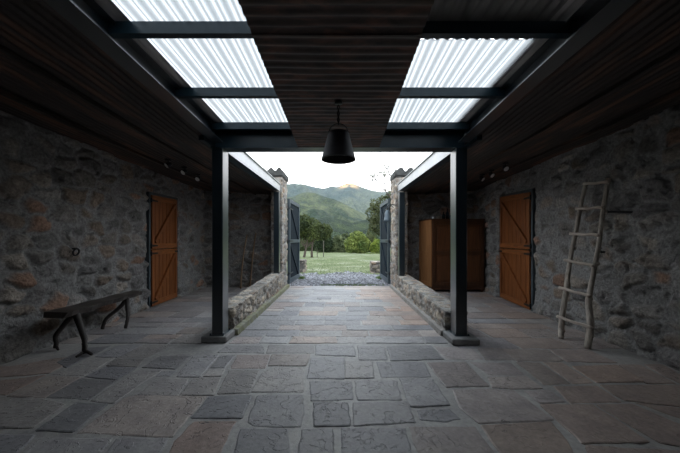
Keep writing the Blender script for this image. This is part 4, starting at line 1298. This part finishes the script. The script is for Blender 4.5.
# ---------------------------------------------------------------- vegetation
M_LEAF = mat_vcol('foliage', .65, .1, 3., .01)
M_BARK = mat_simple('bark', (.07, .055, .045), .9, vs=8, bs=.6)
def leaves(blobs, n, size, c0, c1, seed):
    """blobs: list of (center, (rx,ry,rz)); leaves scattered through their outer shells"""
    r_ = np.random.RandomState(seed)
    vol = np.array([b[1][0] * b[1][2] for b in blobs]); bi = r_.choice(len(blobs), n, p=vol / vol.sum())
    C = np.array([b[0] for b in blobs])[bi]; R = np.array([b[1] for b in blobs])[bi]
    d = r_.normal(size=(n, 3)); d /= np.linalg.norm(d, axis=1)[:, None]
    rad = r_.uniform(.45, 1.0, n) ** .5
    P = C + d * R * rad[:, None]
    P += (np.stack([fbm(P * 1.6, seed), fbm(P * 1.6, seed + 9), fbm(P * 1.6, seed + 5)], 1) - .5) * .6 * R.mean()
    a = r_.normal(size=(n, 3)); a /= np.linalg.norm(a, axis=1)[:, None]
    b = np.cross(a, r_.normal(size=(n, 3))); b /= np.linalg.norm(b, axis=1)[:, None]
    s = size * r_.uniform(.6, 1.4, n)[:, None]
    V = np.stack([P - a * s, P + b * s * .5, P + a * s, P - b * s * .5], 1).reshape(-1, 3)
    q = np.arange(4 * n).reshape(-1, 4)
    mixf = np.clip(fbm(P * 1.1, seed + 2, 3) * 1.8 - .4 + r_.normal(0, .15, n), 0, 1)[:, None]
    col = np.array(c0) * (1 - mixf) + np.array(c1) * mixf
    return V, q, np.repeat(col, 4, axis=0)
def tree(name, base, blobs, n, size, c0, c1, seed, label, cat='tree', group=None, trunks=None, r0=.12):
    t = empty(name, base); tag(t, label, cat, group)
    V, q, c = leaves(blobs, n, size, c0, c1, seed)
    o = raw_mesh('foliage', V, q, M_LEAF, c, False); child(o, t)
    mb = MB(); rt = random.Random(seed)
    for tr_ in (trunks or [[base, Vector(base).lerp(Vector(blobs[0][0]), .5), blobs[0][0]]]):
        p = smooth_pts(tr_, 4); mb.tube(p, radl((r0, r0 * .5), len(p)), 8, wob=.1, seed=seed)
    root_top = Vector((trunks[0][-1] if trunks else blobs[0][0]))
    for b in blobs:
        s_ = Vector(trunks[0][1]) if trunks else Vector(base).lerp(root_top, .5)
        c_ = Vector(b[0]); p = smooth_pts([s_, s_.lerp(c_, .5) + Vector((rt.uniform(-.2, .2), 0, .1)), c_], 3)
        mb.tube(p, radl((r0 * .45, r0 * .12), len(p)), 6)
    child(mb.build('trunk', M_BARK), t)
    return t
def G(px, py):   # ground point under a pixel on the falling lawn
    d = py - VY; Y = (EYE + .03 - .028 * 14) * F / (d - .028 * F) if d > 9 else 60
    return Y
def pt(px, py, Y, dy=0): 
    v = at(px, py, Y); v.y += dy; return tuple(v)
# left orchard tree
Y1 = 31.0; g1 = float(gz(Y1))
tree('broadleaf_tree', ((305 - VX) / F * Y1, Y1, g1), [(pt(296, 228, Y1), (1.5, 1.4, 1.2)), (pt(309, 229, Y1, .4), (1.3, 1.2, 1.3)), (pt(319, 231, Y1, .8), (1.1, 1.1, 1.0)), (pt(303, 222, Y1), (1.0, 1.0, .8)), (pt(327, 231, Y1 + .5), (.6, .6, .6)), (pt(289, 232, Y1), (1.2, 1.2, 1.2))], 15000, .085, (.018, .032, .012), (.10, .125, .035), 1,
     'dark round-crowned tree with two leaning trunks on the lawn behind the left gate leaf', trunks=[[((304 - VX) / F * Y1, Y1, g1), pt(306, 248, Y1), pt(308, 238, Y1)], [((311.5 - VX) / F * Y1, Y1 + .3, g1), pt(312, 248, Y1 + .3), pt(313.5, 236, Y1 + .3)]], r0=.13)
Y2 = 60
def bush(px, ptop, w, Y, n, c0, c1, seed, label, name='bushy_tree', size=.16, lift=0, group=None):
    g = float(gz(Y)); top = EYE + (VY - ptop) / F * Y; h = top - g
    x = (px - VX) / F * Y; rw_ = w / F * Y
    bl = [((x, Y, g + h * .45), (rw_ * .8, rw_ * .6, h * .45)), ((x - rw_ * .4, Y - .6, g + h * .36), (rw_ * .6, rw_ * .5, h * .36)), ((x + rw_ * .45, Y - .4, g + h * .4), (rw_ * .55, rw_ * .5, h * .4)), ((x, Y - .2, g + h * .72), (rw_ * .55, rw_ * .5, h * .27)), ((x + rw_ * .3, Y - .9, g + h * .25), (rw_ * .6, rw_ * .4, h * .25))]
    return tree(name, (x, Y, g), bl, n, size, c0, c1, seed, label, 'tree', group, r0=.12)
grp = None
bush(357, 230.5, 13, 58, 13000, (.06, .10, .025), (.24, .29, .075), 3, 'light yellow-green bushy tree in the middle of the tree line beyond the lawn')
bush(339, 235, 12, 65, 9000, (.06, .085, .04), (.17, .20, .10), 4, 'grey-green bushy tree in the tree line, left of the yellow-green one')
bush(377, 239, 8, 57, 6000, (.08, .13, .02), (.28, .34, .06), 5, 'small bright yellow-green tree beside the right gate leaf')
bush(324, 229, 9, 64, 8000, (.015, .028, .014), (.05, .075, .03), 6, 'very dark tree in the tree line right behind the leaning orchard tree')
bush(370, 232, 9, 66, 7000, (.03, .055, .02), (.11, .15, .05), 7, 'dark green tree between the yellow-green trees in the tree line')
bush(346, 233, 10, 66, 6000, (.03, .05, .02), (.12, .15, .06), 8, 'mid green tree behind the middle of the tree line')
bush(307, 236, 16, 73, 7000, (.03, .05, .02), (.11, .14, .06), 9, 'green tree behind the trunks of the orchard tree')
bush(280, 226, 18, 62, 7000, (.03, .05, .02), (.12, .16, .06), 10, 'green tree hidden behind the left gate leaf')
bush(412, 224, 20, 60, 7000, (.03, .05, .02), (.12, .16, .06), 12, 'green tree hidden behind the right pillar')
bush(374, 253.3, 9, 54, 3500, (.09, .13, .04), (.24, .30, .11), 13, 'low pale green hedge shrub at the far edge of the lawn on the right', name='hedge_shrub', size=.09)
# tall olive tree behind right gate
Y3 = 40.; g3 = float(gz(Y3))
tree('tall_tree', ((392 - VX) / F * Y3, Y3, g3), [(pt(390, 222, Y3), (2.0, 1.8, 2.8)), (pt(380, 220, Y3, .5), (1.4, 1.4, 2.2)), (pt(373, 214, Y3), (.9, .9, 1.3)), (pt(386, 205, Y3), (1.5, 1.2, 1.5)), (pt(374, 205, Y3 + .5), (.6, .6, .8)), (pt(400, 205, Y3), (2, 1.6, 3)), (pt(372, 232, Y3 + .5), (.7, .7, 1.2))], 17000, .10, (.035, .045, .018), (.12, .135, .055), 15,
     'tall olive-green tree rising behind the right gate leaf')
# bare twiggy tree with few leaves
Y4 = 24.; g4 = float(gz(Y4))
t = empty('twiggy_tree', ((394 - VX) / F * Y4, Y4, g4)); tag(t, 'thin tree with sparse leaves against the white sky beside the right pillar', 'tree')
mb = MB(); tips = []
rt = random.Random(21)
def rec(p, d, L, r, dep):
    q = p + d * L; mb.tube([p, p.lerp(q, .5) + Vector((rt.uniform(-.04, .04), 0, rt.uniform(-.04, .04))), q], [r * 1.6, r * 1.4, r * 1.2], 5)
    if dep == 0: tips.append(q); return
    for k in range(rt.choice((2, 3))):
        nd = (d + Vector((rt.uniform(-.9, .7), rt.uniform(-.5, .5), rt.uniform(-.35, .45)))).normalized(); rec(q, nd, L * rt.uniform(.55, .8), r * .6, dep - 1)
b0 = Vector(t.location); b1 = at(393, 200, Y4); mb.tube([b0, b0.lerp(b1, .5), b1], [.09, .07, .05], 8)
rec(b1, Vector((-.5, 0, .6)).normalized(), .9, .035, 4); rec(b1, Vector((.1, 0, 1)).normalized(), 1.1, .035, 4)
child(mb.build('branches', M_BARK), t)
V = []; 
for tp in tips:
    for k in range(7):
        if rt.random() < .35: continue
        c_ = tp + Vector((rt.gauss(0, .10), rt.gauss(0, .1), rt.gauss(0, .08))); s_ = rt.uniform(.045, .08)
        a_ = Vector((rt.gauss(0, 1), rt.gauss(0, 1), rt.gauss(0, 1))).normalized(); b_ = a_.orthogonal().normalized()
        V += [c_ - a_ * s_, c_ + b_ * s_ * .5, c_ + a_ * s_, c_ - b_ * s_ * .5]
V = np.array([tuple(v) for v in V]); 
child(raw_mesh('foliage', V, np.arange(len(V)).reshape(-1, 4), M_LEAF, np.tile([.06, .08, .03], (len(V), 1)), False), t)
# pale fence pole
Yp = 33.; mb = MB(); xp = (323.5 - VX) / F * Yp; zg = float(gz(Yp)) - .03
mb.tube([(xp, Yp, zg), (xp + .01, Yp, zg + .9), (xp, Yp, EYE + .05)], [.045, .042, .035], 8)
tag(mb.build('wooden_pole', mat_simple('pale_pole', (.14, .13, .115), .8)), 'thin pale pole standing at the edge of the lawn right of the dark tree', 'pole')
mb = MB(); xp = (317.3 - VX) / F * 31.5
mb.tube([(xp, 31.5, float(gz(31.5)) - .03), (xp, 31.5, float(gz(31.5)) + .75)], .03, 8)
tag(mb.build('wooden_pole', M_BARK), 'short dark fence stake on the lawn between the dark tree and the pale pole', 'pole')

# ---------------------------------------------------------------- hills
def mat_hill(name, forest, grass, fs, lo, hi, sun_tint=None):
    m, nt, b, out = newmat(name)
    co_ = coords(nt, (1, .6, 1))
    n = nn(nt, 'ShaderNodeTexNoise', i_Scale=fs, i_Detail=9.0, i_Roughness=.62, i_Distortion=.5); nt.links.new(co_, n.inputs[0])
    r = ramp(nt, n.outputs[0], [(lo, forest), (hi, grass)])
    co2 = coords(nt, (1, .35, 1))
    n2 = nn(nt, 'ShaderNodeTexVoronoi', i_Scale=fs * 22); nt.links.new(co2, n2.inputs[0])
    r2 = ramp(nt, n2.outputs[0], [(.0, (1.35, 1.35, 1.3)), (.6, (.55, .58, .62))])
    c = mixc(nt, .8, r.outputs[0], r2.outputs[0], 'MULTIPLY')
    n5 = nn(nt, 'ShaderNodeTexNoise', i_Scale=fs * 9, i_Detail=6.0, i_Roughness=.7); nt.links.new(co2, n5.inputs[0])
    r5 = ramp(nt, n5.outputs[0], [(.32, (.45, .5, .55)), (.68, (1.5, 1.45, 1.35))])
    c = mixc(nt, .8, c, r5.outputs[0], 'MULTIPLY')
    if sun_tint:
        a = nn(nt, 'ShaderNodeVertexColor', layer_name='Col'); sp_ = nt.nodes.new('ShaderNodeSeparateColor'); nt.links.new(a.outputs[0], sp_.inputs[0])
        c = mixc(nt, sp_.outputs[0], c, sun_tint)  # evening sun on the peak, painted into the hill colour
    nt.links.new(c, b.inputs['Base Color']); b.inputs['Roughness'].default_value = .95; b.inputs['Specular IOR Level'].default_value = .1
    bump(nt, b, n2.outputs[0], .6, 3.0)
    return m
def hill(name, ridge, Y0, Y1, mat, k, rough, peak=None, zfoot=-2.0, pxr=(-350, 1030)):
    pxs = np.linspace(pxr[0], pxr[1], 520); nt_ = 110
    rp_ = np.interp(pxs, [r[0] for r in ridge], [r[1] for r in ridge])
    T = np.concatenate([np.linspace(0, 1, nt_), np.linspace(1.03, 1.5, 12)])
    U, TT = np.meshgrid(np.arange(len(pxs)), T, indexing='ij')
    px = pxs[U.ravel()]; ry = rp_[U.ravel()]; t_ = TT.ravel()
    Y = Y0 + (Y1 - Y0) * t_
    X = (px - VX) / F * Y
    Hr = (VY - ry) / F * Y1 + EYE
    s = np.where(t_ <= 1, t_ ** .9, np.maximum(0, 1 - (t_ - 1) * 2.0))
    P = np.stack([X, Y, np.zeros(len(X))], 1)
    # gullies running down the slope, fading out at the ridge
    g = np.abs(fbm(np.stack([X / rough, Y / (rough * 2.2), X * 0], 1), k, 5) - .5) * 2
    g2 = fbm(np.stack([X / (rough * .3), Y / (rough * .5), X * 0], 1), k + 7, 4) - .5
    env = np.sin(np.clip(t_, 0, 1) * math.pi) ** .7
    Z = zfoot + (Hr - zfoot) * s + env * ((g - .25) * .34 + g2 * .10) * (Hr - zfoot) + g2 * .02 * Hr * (t_ > .8)
    P[:, 2] = Z
    col = None
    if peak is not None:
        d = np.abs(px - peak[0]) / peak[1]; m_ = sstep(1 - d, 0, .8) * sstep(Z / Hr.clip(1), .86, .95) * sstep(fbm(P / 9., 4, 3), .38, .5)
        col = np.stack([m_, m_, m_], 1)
    o = grid_mesh(name, P, len(pxs), len(T), mat, col); return tag(o, kind='structure')
far = [(-350, 165), (0, 178), (200, 190), (270, 187), (286, 184.5), (293, 183.3), (300, 184.5), (306.5, 184.8), (314, 187), (322.4, 188.5), (327, 188), (331.7, 186), (337, 187), (343, 184.5), (348, 183), (354.6, 184.2), (362, 187.5), (371.8, 190.5), (380, 192), (390, 191.5), (420, 186), (500, 180), (700, 172), (1030, 165)]
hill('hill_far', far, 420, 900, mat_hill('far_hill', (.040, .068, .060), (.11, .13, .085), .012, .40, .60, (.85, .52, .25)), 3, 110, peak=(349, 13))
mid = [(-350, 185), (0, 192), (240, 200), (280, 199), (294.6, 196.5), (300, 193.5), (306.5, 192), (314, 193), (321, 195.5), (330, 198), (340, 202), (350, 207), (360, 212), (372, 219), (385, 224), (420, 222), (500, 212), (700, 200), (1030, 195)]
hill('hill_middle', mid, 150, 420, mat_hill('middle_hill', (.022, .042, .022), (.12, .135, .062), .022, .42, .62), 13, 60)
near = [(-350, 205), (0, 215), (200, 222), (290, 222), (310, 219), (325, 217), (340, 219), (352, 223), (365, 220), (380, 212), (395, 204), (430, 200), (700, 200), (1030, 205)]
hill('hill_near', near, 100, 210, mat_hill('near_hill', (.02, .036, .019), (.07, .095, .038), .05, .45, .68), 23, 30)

# evening haze in the valley: a real, very thin scattering volume
m = bpy.data.materials.new('valley_haze'); m.use_nodes = True; nt = m.node_tree; nt.nodes.clear()
out = nt.nodes.new('ShaderNodeOutputMaterial'); vs_ = nt.nodes.new('ShaderNodeVolumeScatter')
vs_.inputs['Color'].default_value = (.75, .88, 1.0, 1); vs_.inputs['Density'].default_value = .00027
nt.links.new(vs_.outputs[0], out.inputs['Volume'])
mb = MB(); mb.box(-1500, 1500, 75, 880, -60, 260)
o = mb.build('valley_haze', m); o['kind'] = 'structure'
